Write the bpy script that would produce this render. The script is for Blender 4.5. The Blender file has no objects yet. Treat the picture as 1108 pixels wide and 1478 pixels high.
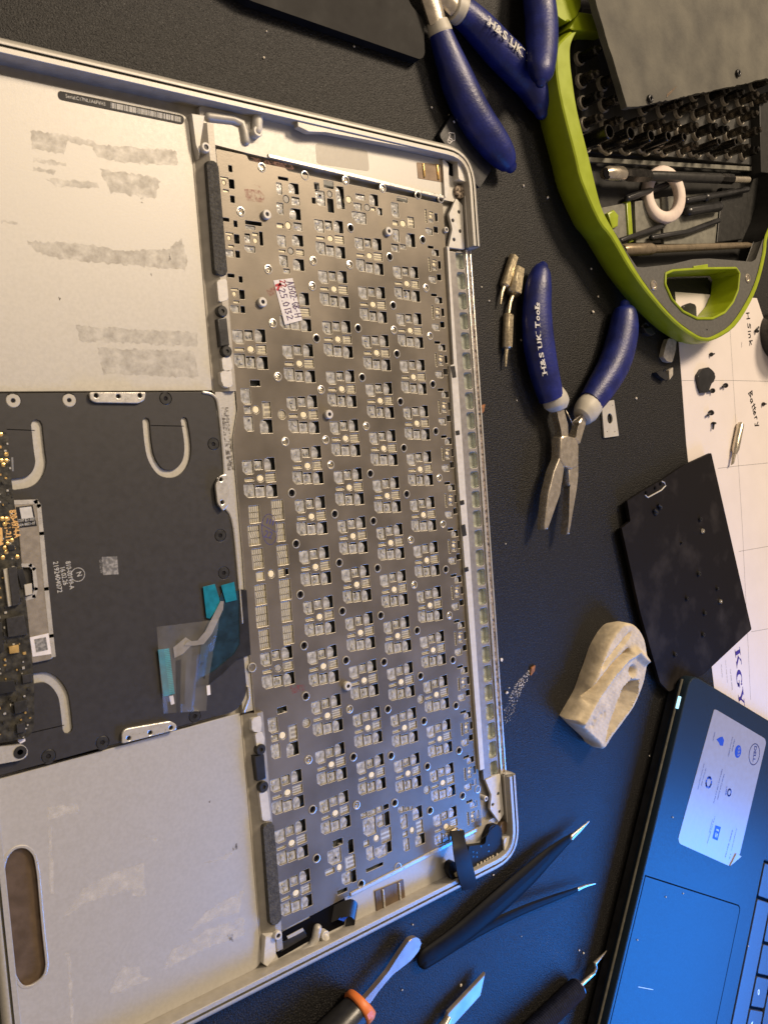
import bpy, bmesh, math, random
from mathutils import Vector, Matrix
random.seed(7)
S = bpy.context.scene
COL = S.collection
MM = 0.001
# ------------------------------------------------------------------ camera
F = 1223.18
R = Matrix(((0.7775789456228622, -0.07449788521848416, 0.6243565074715018),
            (-0.0947293688032229, -0.9955027357619181, -0.0008060872657309489),
            (0.621608663075235, -0.058518101374793, -0.7811391052823491)))   # world -> camera (x right, y down, z forward)
CAM = Vector((-232.17, -72.20, 270.69))                                       # millimetres above the desk mat
cd = bpy.data.cameras.new('camera')
cam = bpy.data.objects.new('camera', cd); COL.objects.link(cam); S.camera = cam
cd.sensor_fit = 'HORIZONTAL'; cd.sensor_width = 36.0; cd.lens = F / 1108 * 36.0
cd.clip_start = 0.01; cd.clip_end = 50
cd.dof.use_dof = True; cd.dof.focus_distance = 0.40; cd.dof.aperture_fstop = 60
Rc = Matrix((R[0], -R[1], -R[2])).transposed()
cam.matrix_world = Matrix.Translation(CAM * MM) @ Rc.to_4x4()

def at(x, y, z=0.0):
    """point at height z (mm) above the mat that the photograph shows at pixel x, y"""
    d = R.transposed() @ Vector(((x - 554) / F, (y - 739) / F, 1))
    return CAM + d * ((z - CAM.z) / d.z)
def at2(x, y, z=0.0):
    p = at(x, y, z); return (p.x, p.y)
def pts(l, z=0.0): return [at2(x, y, z) for x, y in l]
# ------------------------------------------------------------------ light
W = bpy.data.worlds.new('World'); S.world = W; W.use_nodes = True
bg = W.node_tree.nodes['Background']; bg.inputs[0].default_value = (1.0, 0.80, 0.62, 1); bg.inputs[1].default_value = 0.27
def area(name, loc, target, sx, sy, power, colr):
    l = bpy.data.lights.new(name, 'AREA'); l.shape = 'RECTANGLE'; l.size = sx; l.size_y = sy; l.energy = power; l.color = colr
    o = bpy.data.objects.new(name, l); COL.objects.link(o); o.location = loc
    o.rotation_euler = (Vector(target) - Vector(loc)).to_track_quat('-Z', 'Y').to_euler()
    return o
area('desk_lamp', (0.85, 0.95, 1.30), (0.0, -0.05, 0), 0.34, 0.34, 34.0, (1.0, 0.80, 0.58))
area('ceiling_lamp', (0.10, 1.00, 1.9), (-0.05, -0.1, 0), 0.6, 0.6, 13.0, (1.0, 0.82, 0.62))
area('laptop_screen_light', (0.272, -0.500, 0.185), (0.11, -0.40, 0.0), 0.32, 0.20, 1.15, (0.004, 0.24, 1.0)).data.spread = math.radians(95)
S.view_settings.view_transform = 'Standard'; S.view_settings.look = 'None'
S.view_settings.exposure = 0.0; S.view_settings.gamma = 1.0
# ------------------------------------------------------------------ materials
def srgb(r, g, b):
    f = lambda c: (c / 255 / 12.92) if c / 255 <= 0.04045 else ((c / 255 + 0.055) / 1.055) ** 2.4
    return (f(r), f(g), f(b), 1)
def mat(name, c, rough=0.5, metal=0.0, var=0.15, scale=200.0, bump=0.0, bscale=None, c2=None, spec=0.5, detail=4.0, trans=0.0, emit=None, lo=0.35, hi=0.65, rvar=0.1, stretch=None):
    """Principled material, colour varied by object-space noise; scale in cycles per metre"""
    m = bpy.data.materials.new(name); m.use_nodes = True
    nt = m.node_tree; N = nt.nodes; L = nt.links; b = N['Principled BSDF']
    if len(c) == 3: c = (*c, 1)
    tc = N.new('ShaderNodeTexCoord'); vec = tc.outputs['Object']
    if stretch:
        mp = N.new('ShaderNodeMapping'); mp.inputs['Scale'].default_value = stretch; L.new(vec, mp.inputs[0]); vec = mp.outputs[0]
    n = N.new('ShaderNodeTexNoise'); n.inputs['Scale'].default_value = scale; n.inputs['Detail'].default_value = detail; L.new(vec, n.inputs['Vector'])
    mr = N.new('ShaderNodeMapRange'); mr.inputs['From Min'].default_value = lo; mr.inputs['From Max'].default_value = hi; L.new(n.outputs['Fac'], mr.inputs['Value'])
    mx = N.new('ShaderNodeMix'); mx.data_type = 'RGBA'; L.new(mr.outputs[0], mx.inputs['Factor'])
    d = tuple(v * (1 - var) for v in c[:3]) + (1,)
    mx.inputs['A'].default_value = d; mx.inputs['B'].default_value = c2 if c2 else tuple(min(1, v * (1 + var)) for v in c[:3]) + (1,)
    L.new(mx.outputs['Result'], b.inputs['Base Color'])
    b.inputs['Metallic'].default_value = metal; b.inputs['Specular IOR Level'].default_value = spec
    mr2 = N.new('ShaderNodeMapRange'); mr2.inputs['To Min'].default_value = max(0.02, rough - rvar); mr2.inputs['To Max'].default_value = min(1, rough + rvar)
    L.new(n.outputs['Fac'], mr2.inputs['Value']); L.new(mr2.outputs[0], b.inputs['Roughness'])
    if trans: b.inputs['Transmission Weight'].default_value = trans; b.inputs['IOR'].default_value = 1.3
    if bump:
        nb = N.new('ShaderNodeTexNoise'); nb.inputs['Scale'].default_value = bscale or scale * 4; nb.inputs['Detail'].default_value = 3; L.new(vec, nb.inputs['Vector'])
        bp = N.new('ShaderNodeBump'); bp.inputs['Strength'].default_value = bump; bp.inputs['Distance'].default_value = 0.0004
        L.new(nb.outputs['Fac'], bp.inputs['Height']); L.new(bp.outputs[0], b.inputs['Normal'])
    if emit: b.inputs['Emission Color'].default_value = (*emit[:3], 1); b.inputs['Emission Strength'].default_value = emit[3]
    return m
M = {}
M['mat'] = mat('desk_mat_grain_glints', (0.0085, 0.0080, 0.0078), 0.52, 0, 0.5, 1500, 1.0, 1450, spec=0.32, rvar=0.3, c2=(0.060, 0.056, 0.050, 1), lo=.52, hi=.80, detail=3)  # bump is the grain; pale flecks in the colour are painted glints
M['alu'] = mat('anodised_aluminium', (0.45, 0.43, 0.385), 0.48, 0.3, 0.05, 1200, 0.08, 2500, detail=6)
M['alu_floor'] = mat('blasted_aluminium', (0.475, 0.455, 0.41), 0.48, 0.28, 0.04, 900, 0.06, 2600, detail=8)
M['alu_bright'] = mat('milled_aluminium', (0.66, 0.635, 0.58), 0.3, 0.6, 0.06, 600, 0.1, 2500)
M['alu_patch'] = mat('bare_ledge_patch', (0.35, 0.325, 0.275), 0.5, 0.2, 0.05, 900)
M['blade_steel'] = mat('dark_polished_blade', (0.34, 0.29, 0.27), 0.34, 0.55, 0.25, 90, 0.04, 900)
M['rim_shade'] = mat('shaded_rim_and_trim', (0.17, 0.16, 0.125), 0.45, 0.5, 0.15, 300, 0.1)  # darker aluminium: shade on the rim's outer curve and groove, painted in
M['bracket'] = mat('satin_bracket', (0.30, 0.265, 0.215), 0.42, 0.4, 0.1, 500, 0.1)
M['plate_edge'] = mat('highlit_plate_edge', (0.58, 0.53, 0.44), 0.4, 0.3, 0.1, 600)  # paler copy of the plate metal: painted catch-light on the hole bevels
M['alu_wall'] = mat('matt_aluminium_wall', (0.36, 0.335, 0.29), 0.5, 0.35, 0.08, 300, 0.1)
M['plate'] = mat('brushed_steel_plate', (0.175, 0.151, 0.117), 0.38, 0.45, 0.26, 45, 0.06, 3000, detail=6, lo=.3, hi=.7)
M['plastic'] = mat('cloudy_clear_plastic', (0.37, 0.36, 0.325), 0.25, 0, 0.36, 600, 0.5, 600, detail=3, spec=0.7)
M['membrane'] = mat('dark_membrane', (0.10, 0.105, 0.10), 0.3, 0, 0.6, 250)
M['dark'] = mat('black_gap', (0.004, 0.004, 0.005), 0.7, spec=0.03)
M['trace'] = mat('silver_trace', (0.60, 0.55, 0.40), 0.4, 0.3, 0.1, 900)
M['tracebed'] = mat('trace_bed', (0.27, 0.245, 0.19), 0.4, 0, 0.2, 700)
M['dome'] = mat('cream_rubber_dome', (0.86, 0.76, 0.50), 0.45, 0, 0.08, 600)
M['domegrey'] = mat('grey_rubber_dome', (0.33, 0.31, 0.26), 0.45, 0, 0.1, 600)
M['screw'] = mat('nickel_screw', (0.85, 0.80, 0.70), 0.16, 1.0, 0.1, 900)
M['hole'] = mat('black_screw_hole', (0.012, 0.012, 0.018), 0.2, 0, 0.2, 300)
M['foam'] = mat('charcoal_foam', (0.060, 0.058, 0.052), 0.95, 0, 0.35, 900, 0.9, 1600)
M['black'] = mat('black_plastic', (0.016, 0.016, 0.017), 0.35, 0, 0.25, 200, 0.08, 1500)
M['flex_black'] = mat('matt_black_film', (0.010, 0.0105, 0.013), 0.55, 0, 0.3, 200, 0.05, spec=.2)
M['trackpad'] = mat('black_trackpad_film', (0.027, 0.0245, 0.022), 0.5, 0, 0.08, 500, 0.05, 2500)
M['pcb'] = mat('black_circuit_board', (0.022, 0.021, 0.017), 0.4, 0, 0.5, 500, 0.3, 900, c2=(0.05, 0.046, 0.034, 1))
M['chip'] = mat('chip_package', (0.028, 0.027, 0.027), 0.4, 0, 0.15, 900)
M['gold'] = mat('gold_pad', (0.85, 0.58, 0.22), 0.3, 0.8, 0.1, 500)
M['goldprint'] = mat('gold_print', (0.75, 0.45, 0.16), 0.5, 0.2, 0.1, 500)
M['white_print'] = mat('pale_print', (0.55, 0.54, 0.50), 0.6, 0, 0.1, 500)
M['white_label'] = mat('white_label_paper', (0.72, 0.69, 0.68), 0.7, 0, 0.06, 400, 0.1)
M['grey_print'] = mat('grey_print', (0.20, 0.20, 0.20), 0.7, 0, 0.1, 500)
M['red_ink'] = mat('red_marker_ink', (0.42, 0.02, 0.03), 0.6, 0, 0.2, 600)
M['purple_ink'] = mat('purple_pen_ink', (0.07, 0.03, 0.12), 0.6, 0, 0.2, 600)
M['black_ink'] = mat('black_pen_ink', (0.015, 0.012, 0.012), 0.6, 0, 0.1, 600)
M['blue_ink'] = mat('blue_stamp_ink', (0.05, 0.045, 0.17), 0.6, 0, 0.2, 600)
M['violet_print'] = mat('violet_print', (0.045, 0.025, 0.22), 0.6, 0, 0.05, 600)
M['teal'] = mat('teal_flex_cable', (0.0, 0.17, 0.24), 0.35, 0, 0.2, 300)
M['teal_light'] = mat('teal_contacts', (0.03, 0.36, 0.42), 0.35, 0, 0.1, 300)
M['navy'] = mat('navy_flex_film', (0.006, 0.028, 0.048), 0.3, 0, 0.3, 300)
M['rubber_blue'] = mat('blue_dipped_grip', (0.0045, 0.011, 0.120), 0.40, 0, 0.28, 130, 0.3, 900, detail=8)
M['collar'] = mat('grey_grip_collar', (0.46, 0.43, 0.36), 0.5, 0, 0.05, 300)
M['steel'] = mat('polished_steel', (0.62, 0.55, 0.44), 0.26, 0.8, 0.12, 400, 0.06, 900)
M['steel_dark'] = mat('dark_steel', (0.045, 0.042, 0.038), 0.25, 0.9, 0.2, 400)
M['lime'] = mat('lime_plastic', (0.29, 0.365, 0.008), 0.36, 0, 0.06, 150, 0.06, 1200)
M['kit_grey'] = mat('grey_moulded_plastic', (0.085, 0.082, 0.072), 0.6, 0, 0.12, 600, 0.25, 1600)
M['bronze_bar'] = mat('bronzed_steel', (0.30, 0.24, 0.16), 0.3, 0.6, 0.1, 300)
M['kit_dark'] = mat('shaded_holder_plastic', (0.035, 0.034, 0.030), 0.55, 0, 0.2, 400, 0.2)  # holder plastic darkened to paint the shade inside the case
M['kit_black'] = mat('shaded_black_tray_plastic', (0.016, 0.0155, 0.014), 0.5, 0, 0.2, 300, 0.1, spec=.3)  # black that also carries the painted shade of the case interior
M['kit_floor'] = mat('grey_tray_floor', (0.16, 0.155, 0.125), 0.55, 0, 0.2, 300, 0.15)
M['bit_steel'] = mat('smoky_bit_steel', (0.075, 0.065, 0.052), 0.18, 0.7, 0.5, 600)
M['holder_ring'] = mat('grey_holder_ring', (0.42, 0.38, 0.31), 0.4, 0, 0.2, 500)
M['ring'] = mat('pale_pink_ceramic', (0.74, 0.62, 0.54), 0.6, 0, 0.05, 400)
M['slate'] = mat('dusty_grey_slab', (0.088, 0.083, 0.066), 0.75, 0, 0.45, 60, 0.35, 700, detail=9, lo=.3, hi=.72)
M['paper'] = mat('white_paper', (0.70, 0.635, 0.60), 0.8, 0, 0.02, 60, 0.05, 900)
M['panel'] = mat('dusty_black_panel', (0.013, 0.010, 0.010), 0.62, 0, 0.5, 60, 0.05, 1500, c2=(0.034, 0.029, 0.026, 1), lo=.5, hi=.85, detail=8, spec=0.15)
M['plaster'] = mat('cream_plaster', (0.55, 0.465, 0.325), 0.8, 0, 0.15, 220, 0.35, 600, detail=8)
M['lap'] = mat('dark_laptop_shell', (0.009, 0.019, 0.030), 0.45, 0.0, 0.1, 900, 0.1, 2500, spec=0.3)
M['lapkey'] = mat('laptop_key', (0.04, 0.045, 0.055), 0.45, 0, 0.05, 500)
M['sticker'] = mat('silver_sticker', (0.33, 0.31, 0.31), 0.36, 0.1, 0.03, 300, spec=0.6)
M['logo'] = mat('blue_sticker_print', (0.01, 0.05, 0.32), 0.5, 0, 0.05, 300)
M['logo_dark'] = mat('dark_sticker_print', (0.03, 0.035, 0.12), 0.5, 0, 0.05, 300)
M['led'] = mat('white_indicator_led', (0.5, 0.7, 0.8), 0.4, emit=(0.35, 0.75, 1.0, 1.6))
M['orange'] = mat('orange_plastic', (0.75, 0.20, 0.045), 0.45, 0, 0.08, 300)
M['tweezer'] = mat('black_coated_steel', (0.006, 0.0065, 0.008), 0.5, 0, 0.2, 300, 0.05, spec=.06)
M['board'] = mat('matt_black_board', (0.010, 0.009, 0.008), 0.6, 0, 0.25, 120, 0.05, spec=.15)
M['crumb'] = mat('pale_crumb', (0.72, 0.66, 0.56), 0.6, 0, 0.3, 900, 0.5)
M['rust'] = mat('gritty_brown_strip', (0.17, 0.095, 0.05), 0.85, 0, 0.9, 900, 0.9, 1800, c2=(0.45, 0.36, 0.27, 1))
M['pit'] = mat('green_grey_pit', (0.47, 0.49, 0.43), 0.28, 0.4, 0.15, 300)
M['bar'] = mat('grey_hinge_bar', (0.27, 0.25, 0.225), 0.45, 0.3, 0.1, 400, 0.08)
M['brown'] = mat('brown_bare_metal', (0.15, 0.105, 0.068), 0.4, 0.5, 0.18, 220, 0.05, 2000, detail=8)
M['white_part'] = mat('pale_cast_part', (0.60, 0.575, 0.52), 0.5, 0.1, 0.06, 500, 0.1)
M['boss_dark'] = mat('charcoal_screw', (0.035, 0.034, 0.032), 0.4, 0.4, 0.2, 600)
M['knurl'] = mat('clear_knurled_handle', (0.022, 0.026, 0.05), 0.3, 0.0, 0.2, 400)
M['mottled'] = mat('mottled_grey_print', (0.15, 0.148, 0.14), 0.6, 0, 0.2, 900, c2=(0.30, 0.29, 0.27, 1), lo=.40, hi=.60, detail=3)
M['label_black'] = mat('black_serial_label', (0.016, 0.016, 0.017), 0.5, 0, 0.1, 400, spec=.2)
M['orange_stain'] = mat('brown_grit', (0.25, 0.10, 0.03), 0.8, 0, 0.4, 900)

def overlay(name, c, amount, scale, lo, hi, rough=0.6):
    """thin film that covers its surface only where the noise says so (residue, smudges, ink, tape)"""
    m = bpy.data.materials.new(name); m.use_nodes = True; nt = m.node_tree; N = nt.nodes; L = nt.links; b = N['Principled BSDF']
    b.inputs['Base Color'].default_value = (*c, 1); b.inputs['Roughness'].default_value = rough
    tc = N.new('ShaderNodeTexCoord'); n = N.new('ShaderNodeTexNoise'); n.inputs['Scale'].default_value = scale; n.inputs['Detail'].default_value = 7; n.inputs['Roughness'].default_value = 0.65
    L.new(tc.outputs['Object'], n.inputs['Vector'])
    mr = N.new('ShaderNodeMapRange'); mr.inputs['From Min'].default_value = lo; mr.inputs['From Max'].default_value = hi; mr.inputs['To Max'].default_value = amount
    L.new(n.outputs['Fac'], mr.inputs['Value']); L.new(mr.outputs[0], b.inputs['Alpha'])
    return m
M['residue_dark'] = overlay('grey_tape_residue', (0.29, 0.255, 0.20), 0.36, 260, 0.32, 0.66)
M['residue_light'] = overlay('pale_tape_residue', (0.74, 0.71, 0.64), 0.6, 240, 0.34, 0.66)
M['residue_soft'] = overlay('faint_tape_residue', (0.28, 0.255, 0.21), 0.34, 260, 0.36, 0.70)
M['red_smear'] = overlay('red_ink_smear', (0.35, 0.05, 0.045), 0.55, 700, 0.42, 0.66)
M['grime'] = overlay('dark_grime', (0.09, 0.075, 0.055), 0.8, 900, 0.46, 0.6)
M['grit_smear'] = overlay('pale_grit_smear', (0.42, 0.38, 0.32), 0.8, 1100, 0.50, 0.60)
M['rustgrime'] = overlay('rusty_grime', (0.20, 0.08, 0.05), 0.8, 900, 0.44, 0.58)
M['tape'] = overlay('clear_tape', (0.62, 0.60, 0.55), 0.20, 60, 0.1, 0.8, 0.16)
M['tape'].node_tree.nodes['Principled BSDF'].inputs['Specular IOR Level'].default_value = 1.0
# ------------------------------------------------------------------ builders
def link(o, parent=None, loc=(0, 0, 0)):
    COL.objects.link(o)
    if parent is not None:
        o.parent = parent; o.location = -parent_world(parent)
    else: o.location = loc
    return o
def parent_world(p):
    v = Vector((0, 0, 0))
    while p is not None: v = v + Vector(p.location); p = p.parent
    return v
def finish(bm, name, mats, angle=35, smooth=True, origin=None):
    me = bpy.data.meshes.new(name)
    bmesh.ops.scale(bm, vec=(MM,) * 3, verts=bm.verts)
    if origin is not None: bmesh.ops.translate(bm, vec=-Vector(origin), verts=bm.verts)
    bm.normal_update(); bm.to_mesh(me); bm.free()
    for m in (mats if isinstance(mats, (list, tuple)) else [mats]): me.materials.append(M[m])
    if smooth:
        me.set_sharp_from_angle(angle=math.radians(angle)); me.polygons.foreach_set('use_smooth', [abs(p.normal.z) < 0.995 for p in me.polygons])
    return me
def part(name, bm, mats, parent, **k):
    return link(bpy.data.objects.new(name, finish(bm, name, mats, **k)), parent)
def tag(o, label, cat, group=None, kind=None):
    if label: o['label'] = label
    if cat: o['category'] = cat
    if group: o['group'] = group
    if kind: o['kind'] = kind
    return o
def solo(name, bm, mats, label, cat, group=None, **k):
    xs = [v.co for v in bm.verts]; lo = [min(c[i] for c in xs) for i in range(3)]; hi = [max(c[i] for c in xs) for i in range(3)]
    org = Vector(((lo[0] + hi[0]) / 2, (lo[1] + hi[1]) / 2, lo[2])) * MM
    o = bpy.data.objects.new(name, finish(bm, name, mats, origin=org, **k)); link(o, None, org)
    return tag(o, label, cat, group)
def root(name, p, label, cat, group=None):
    o = bpy.data.objects.new(name, None); o.empty_display_size = 0.01; link(o, None, Vector(p) * MM)
    return tag(o, label, cat, group)
def B(): return bmesh.new()
def setmat(faces, mi):
    for f in faces: f.material_index = mi
def prism(bm, poly, z0, z1, bev=0.0, mi=0, seg=2, top=None):
    """upright block over polygon poly; top = another polygon for a sloping wall"""
    a = sum(poly[i][0] * poly[(i + 1) % len(poly)][1] - poly[(i + 1) % len(poly)][0] * poly[i][1] for i in range(len(poly)))
    if a < 0: poly = poly[::-1]; top = top[::-1] if top else None
    top = top or poly
    zf = (lambda z, p: z(p) if callable(z) else z)
    lo = [bm.verts.new((x, y, zf(z0, (x, y)))) for x, y in poly]; hi = [bm.verts.new((x, y, zf(z1, (x, y)))) for x, y in top]
    n = len(poly); fs = [bm.faces.new(hi), bm.faces.new(lo[::-1])]
    for i in range(n): fs.append(bm.faces.new((lo[i], lo[(i + 1) % n], hi[(i + 1) % n], hi[i])))
    setmat(fs, mi)
    if bev:
        es = [e for e in fs[0].edges]
        r = bmesh.ops.bevel(bm, geom=es, offset=bev, segments=seg, profile=0.5, affect='EDGES', clamp_overlap=True)
        setmat(r['faces'], mi)
def sheet(bm, poly, z, mi=0):
    a = sum(poly[i][0] * poly[(i + 1) % len(poly)][1] - poly[(i + 1) % len(poly)][0] * poly[i][1] for i in range(len(poly)))
    if a < 0: poly = poly[::-1]
    f = bm.faces.new([bm.verts.new((x, y, z)) for x, y in poly]); f.material_index = mi
def rect(cx, cy, w, h, ang=0.0, r=0.0, seg=3):
    """rounded rectangle polygon, centre and size in mm"""
    out = []
    r = min(r, w / 2 - 1e-4, h / 2 - 1e-4)
    if r <= 0: out = [(-w / 2, -h / 2), (w / 2, -h / 2), (w / 2, h / 2), (-w / 2, h / 2)]
    else:
        for sx, sy, a0 in ((1, -1, -90), (1, 1, 0), (-1, 1, 90), (-1, -1, 180)):
            for k in range(seg + 1):
                a = math.radians(a0 + 90 * k / seg); out.append((sx * (w / 2 - r) + r * math.cos(a), sy * (h / 2 - r) + r * math.sin(a)))
    c, s = math.cos(ang), math.sin(ang)
    return [(cx + x * c - y * s, cy + x * s + y * c) for x, y in out]
def circ(cx, cy, r, n=14, ry=None): return [(cx + r * math.cos(2 * math.pi * k / n), cy + (ry or r) * math.sin(2 * math.pi * k / n)) for k in range(n)]
def rounded(poly, r, seg=4):
    """round the corners of a polygon"""
    out = []; n = len(poly); rr = r if isinstance(r, (list, tuple)) else [r] * n
    for i in range(n):
        p = Vector(poly[i]); a = Vector(poly[i - 1]); b = Vector(poly[(i + 1) % n]); q = rr[i]
        if q <= 0: out.append(tuple(p)); continue
        d1 = (a - p); d2 = (b - p); q1 = min(q, d1.length * .48, d2.length * .48); s = p + d1.normalized() * q1; e = p + d2.normalized() * q1
        for k in range(seg + 1):
            t = k / seg; out.append(tuple(s * (1 - t) ** 2 + p * 2 * t * (1 - t) + e * t * t))
    return out
def tube(bm, path, rad, seg=14, mi=0, cap=True, flat=1.0, up=(0, 0, 1), round_start=False, round_end=False):
    """swept round bar; rad = radius per point, flat = height / width"""
    P_ = [Vector(p) for p in path]; rs = list(rad) if isinstance(rad, (list, tuple)) else [rad] * len(P_)
    def dome(p, q, r):
        d = (p - q).normalized(); return [(p + d * r * math.sin(a) * .9, r * math.cos(a)) for a in (math.radians(30), math.radians(55), math.radians(75), math.radians(86))]
    if round_end:
        for p, r in dome(P_[-1], P_[-2], rs[-1]): P_.append(p); rs.append(r)
    if round_start:
        for p, r in dome(P_[0], P_[1], rs[0]): P_.insert(0, p); rs.insert(0, r)
    rings = []
    for i, p in enumerate(P_):
        t = (P_[min(i + 1, len(P_) - 1)] - P_[max(i - 1, 0)]).normalized()
        u = Vector(up); s = t.cross(u)
        if s.length < 1e-4: s = t.cross(Vector((0, 1, 0)))
        s.normalize(); u = s.cross(t)
        rings.append([bm.verts.new(p + s * (rs[i] * math.cos(2 * math.pi * k / seg)) + u * (rs[i] * flat * math.sin(2 * math.pi * k / seg))) for k in range(seg)])
    fs = []
    for a, b in zip(rings, rings[1:]):
        for k in range(seg): fs.append(bm.faces.new((a[k], a[(k + 1) % seg], b[(k + 1) % seg], b[k])))
    if cap: fs.append(bm.faces.new(rings[0][::-1])); fs.append(bm.faces.new(rings[-1]))
    setmat(fs, mi)
    bmesh.ops.recalc_face_normals(bm, faces=fs)
def smooth_path(ctrl, n=6):
    """Catmull-Rom through tuples of any length"""
    out = []; c = [ctrl[0]] + list(ctrl) + [ctrl[-1]]
    for i in range(1, len(c) - 2):
        for k in range(n):
            t = k / n; row = []
            for a, b, d, e in zip(c[i - 1], c[i], c[i + 1], c[i + 2]):
                row.append(0.5 * (2 * b + (d - a) * t + (2 * a - 5 * b + 4 * d - e) * t * t + (3 * b - a - 3 * d + e) * t ** 3))
            out.append(tuple(row))
    out.append(tuple(ctrl[-1])); return out
def lathe(bm, prof, c, seg=18, mi=0):
    """profile (radius, height) turned about the vertical through c"""
    rings = [[bm.verts.new((c[0] + r * math.cos(2 * math.pi * k / seg), c[1] + r * math.sin(2 * math.pi * k / seg), c[2] + z)) for k in range(seg)] for r, z in prof]
    fs = []
    for a, b in zip(rings, rings[1:]):
        for k in range(seg): fs.append(bm.faces.new((a[k], a[(k + 1) % seg], b[(k + 1) % seg], b[k])))
    fs.append(bm.faces.new(rings[-1])); fs.append(bm.faces.new(rings[0][::-1]))
    setmat(fs, mi)
def ribbon(bm, line, w, z, mi=0):
    """flat stroke of width w along a polyline"""
    for (x0, y0), (x1, y1) in zip(line, line[1:]):
        d = Vector((x1 - x0, y1 - y0))
        if d.length < 1e-6: continue
        d.normalize(); n = Vector((-d.y, d.x)) * w / 2; e = d * w * .4
        vs = [(x0 - e.x + n.x, y0 - e.y + n.y), (x0 - e.x - n.x, y0 - e.y - n.y), (x1 + e.x - n.x, y1 + e.y - n.y), (x1 + e.x + n.x, y1 + e.y + n.y)]
        f = bm.faces.new([bm.verts.new((x, y, z)) for x, y in vs]); f.material_index = mi
        if f.calc_area() and (vs[1][0] - vs[0][0]) * (vs[2][1] - vs[0][1]) - (vs[1][1] - vs[0][1]) * (vs[2][0] - vs[0][0]) < 0: f.normal_flip()
def plate(bm, outline, holes, z0, z1, bev=0.1, mi=0):
    """plate with holes cut through it"""
    cu = bpy.data.curves.new('cut', 'CURVE'); cu.dimensions = '2D'; cu.fill_mode = 'BOTH'
    cu.extrude = max(1e-4, (z1 - z0) / 2 - bev); cu.bevel_depth = bev; cu.bevel_resolution = 1; cu.offset = -bev
    for pl in [outline] + list(holes):
        a = sum(pl[i][0] * pl[(i + 1) % len(pl)][1] - pl[(i + 1) % len(pl)][0] * pl[i][1] for i in range(len(pl)))
        if (a < 0) != (pl is not outline): pl = pl[::-1]
        sp = cu.splines.new('POLY'); sp.points.add(len(pl) - 1); sp.use_cyclic_u = True
        for q, (x, y) in zip(sp.points, pl): q.co = (x, y, 0, 1)
    o = bpy.data.objects.new('cut', cu); me = o.to_mesh()
    t = bmesh.new(); t.from_mesh(me); o.to_mesh_clear(); bpy.data.objects.remove(o); bpy.data.curves.remove(cu)
    bmesh.ops.remove_doubles(t, verts=t.verts, dist=1e-4)
    bmesh.ops.translate(t, vec=(0, 0, (z0 + z1) / 2), verts=t.verts); setmat(t.faces, mi)
    tmp = bpy.data.meshes.new('t'); t.to_mesh(tmp); t.free(); bm.from_mesh(tmp); bpy.data.meshes.remove(tmp)
def text(bm, body, a, b, z, height=None, mi=0, bold=0.0, shear=0.0):
    """lettering from point a to point b (mm), filling that length; height in mm or natural"""
    cu = bpy.data.curves.new('w', 'FONT'); cu.body = body; cu.size = 10; cu.shear = shear; cu.offset = bold; cu.resolution_u = 3
    o = bpy.data.objects.new('w', cu); me = o.to_mesh()
    if not len(me.vertices): return
    t = bmesh.new(); t.from_mesh(me); o.to_mesh_clear(); bpy.data.objects.remove(o); bpy.data.curves.remove(cu)
    xs = [v.co.x for v in t.verts]; ys = [v.co.y for v in t.verts]; A = Vector(a); Bv = Vector(b); ln = (Bv - A).length
    sx = ln / (max(xs) - min(xs)); sy = height / (max(ys) - min(ys)) if height else sx
    ang = math.atan2((Bv - A).y, (Bv - A).x); x0 = min(xs); y0 = min(ys)
    for v in t.verts:
        x = (v.co.x - x0) * sx; y = (v.co.y - y0) * sy
        v.co = (A.x + x * math.cos(ang) - y * math.sin(ang), A.y + x * math.sin(ang) + y * math.cos(ang), z)
    setmat(t.faces, mi)
    tmp = bpy.data.meshes.new('t'); t.to_mesh(tmp); t.free(); bm.from_mesh(tmp); bpy.data.meshes.remove(tmp)
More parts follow.
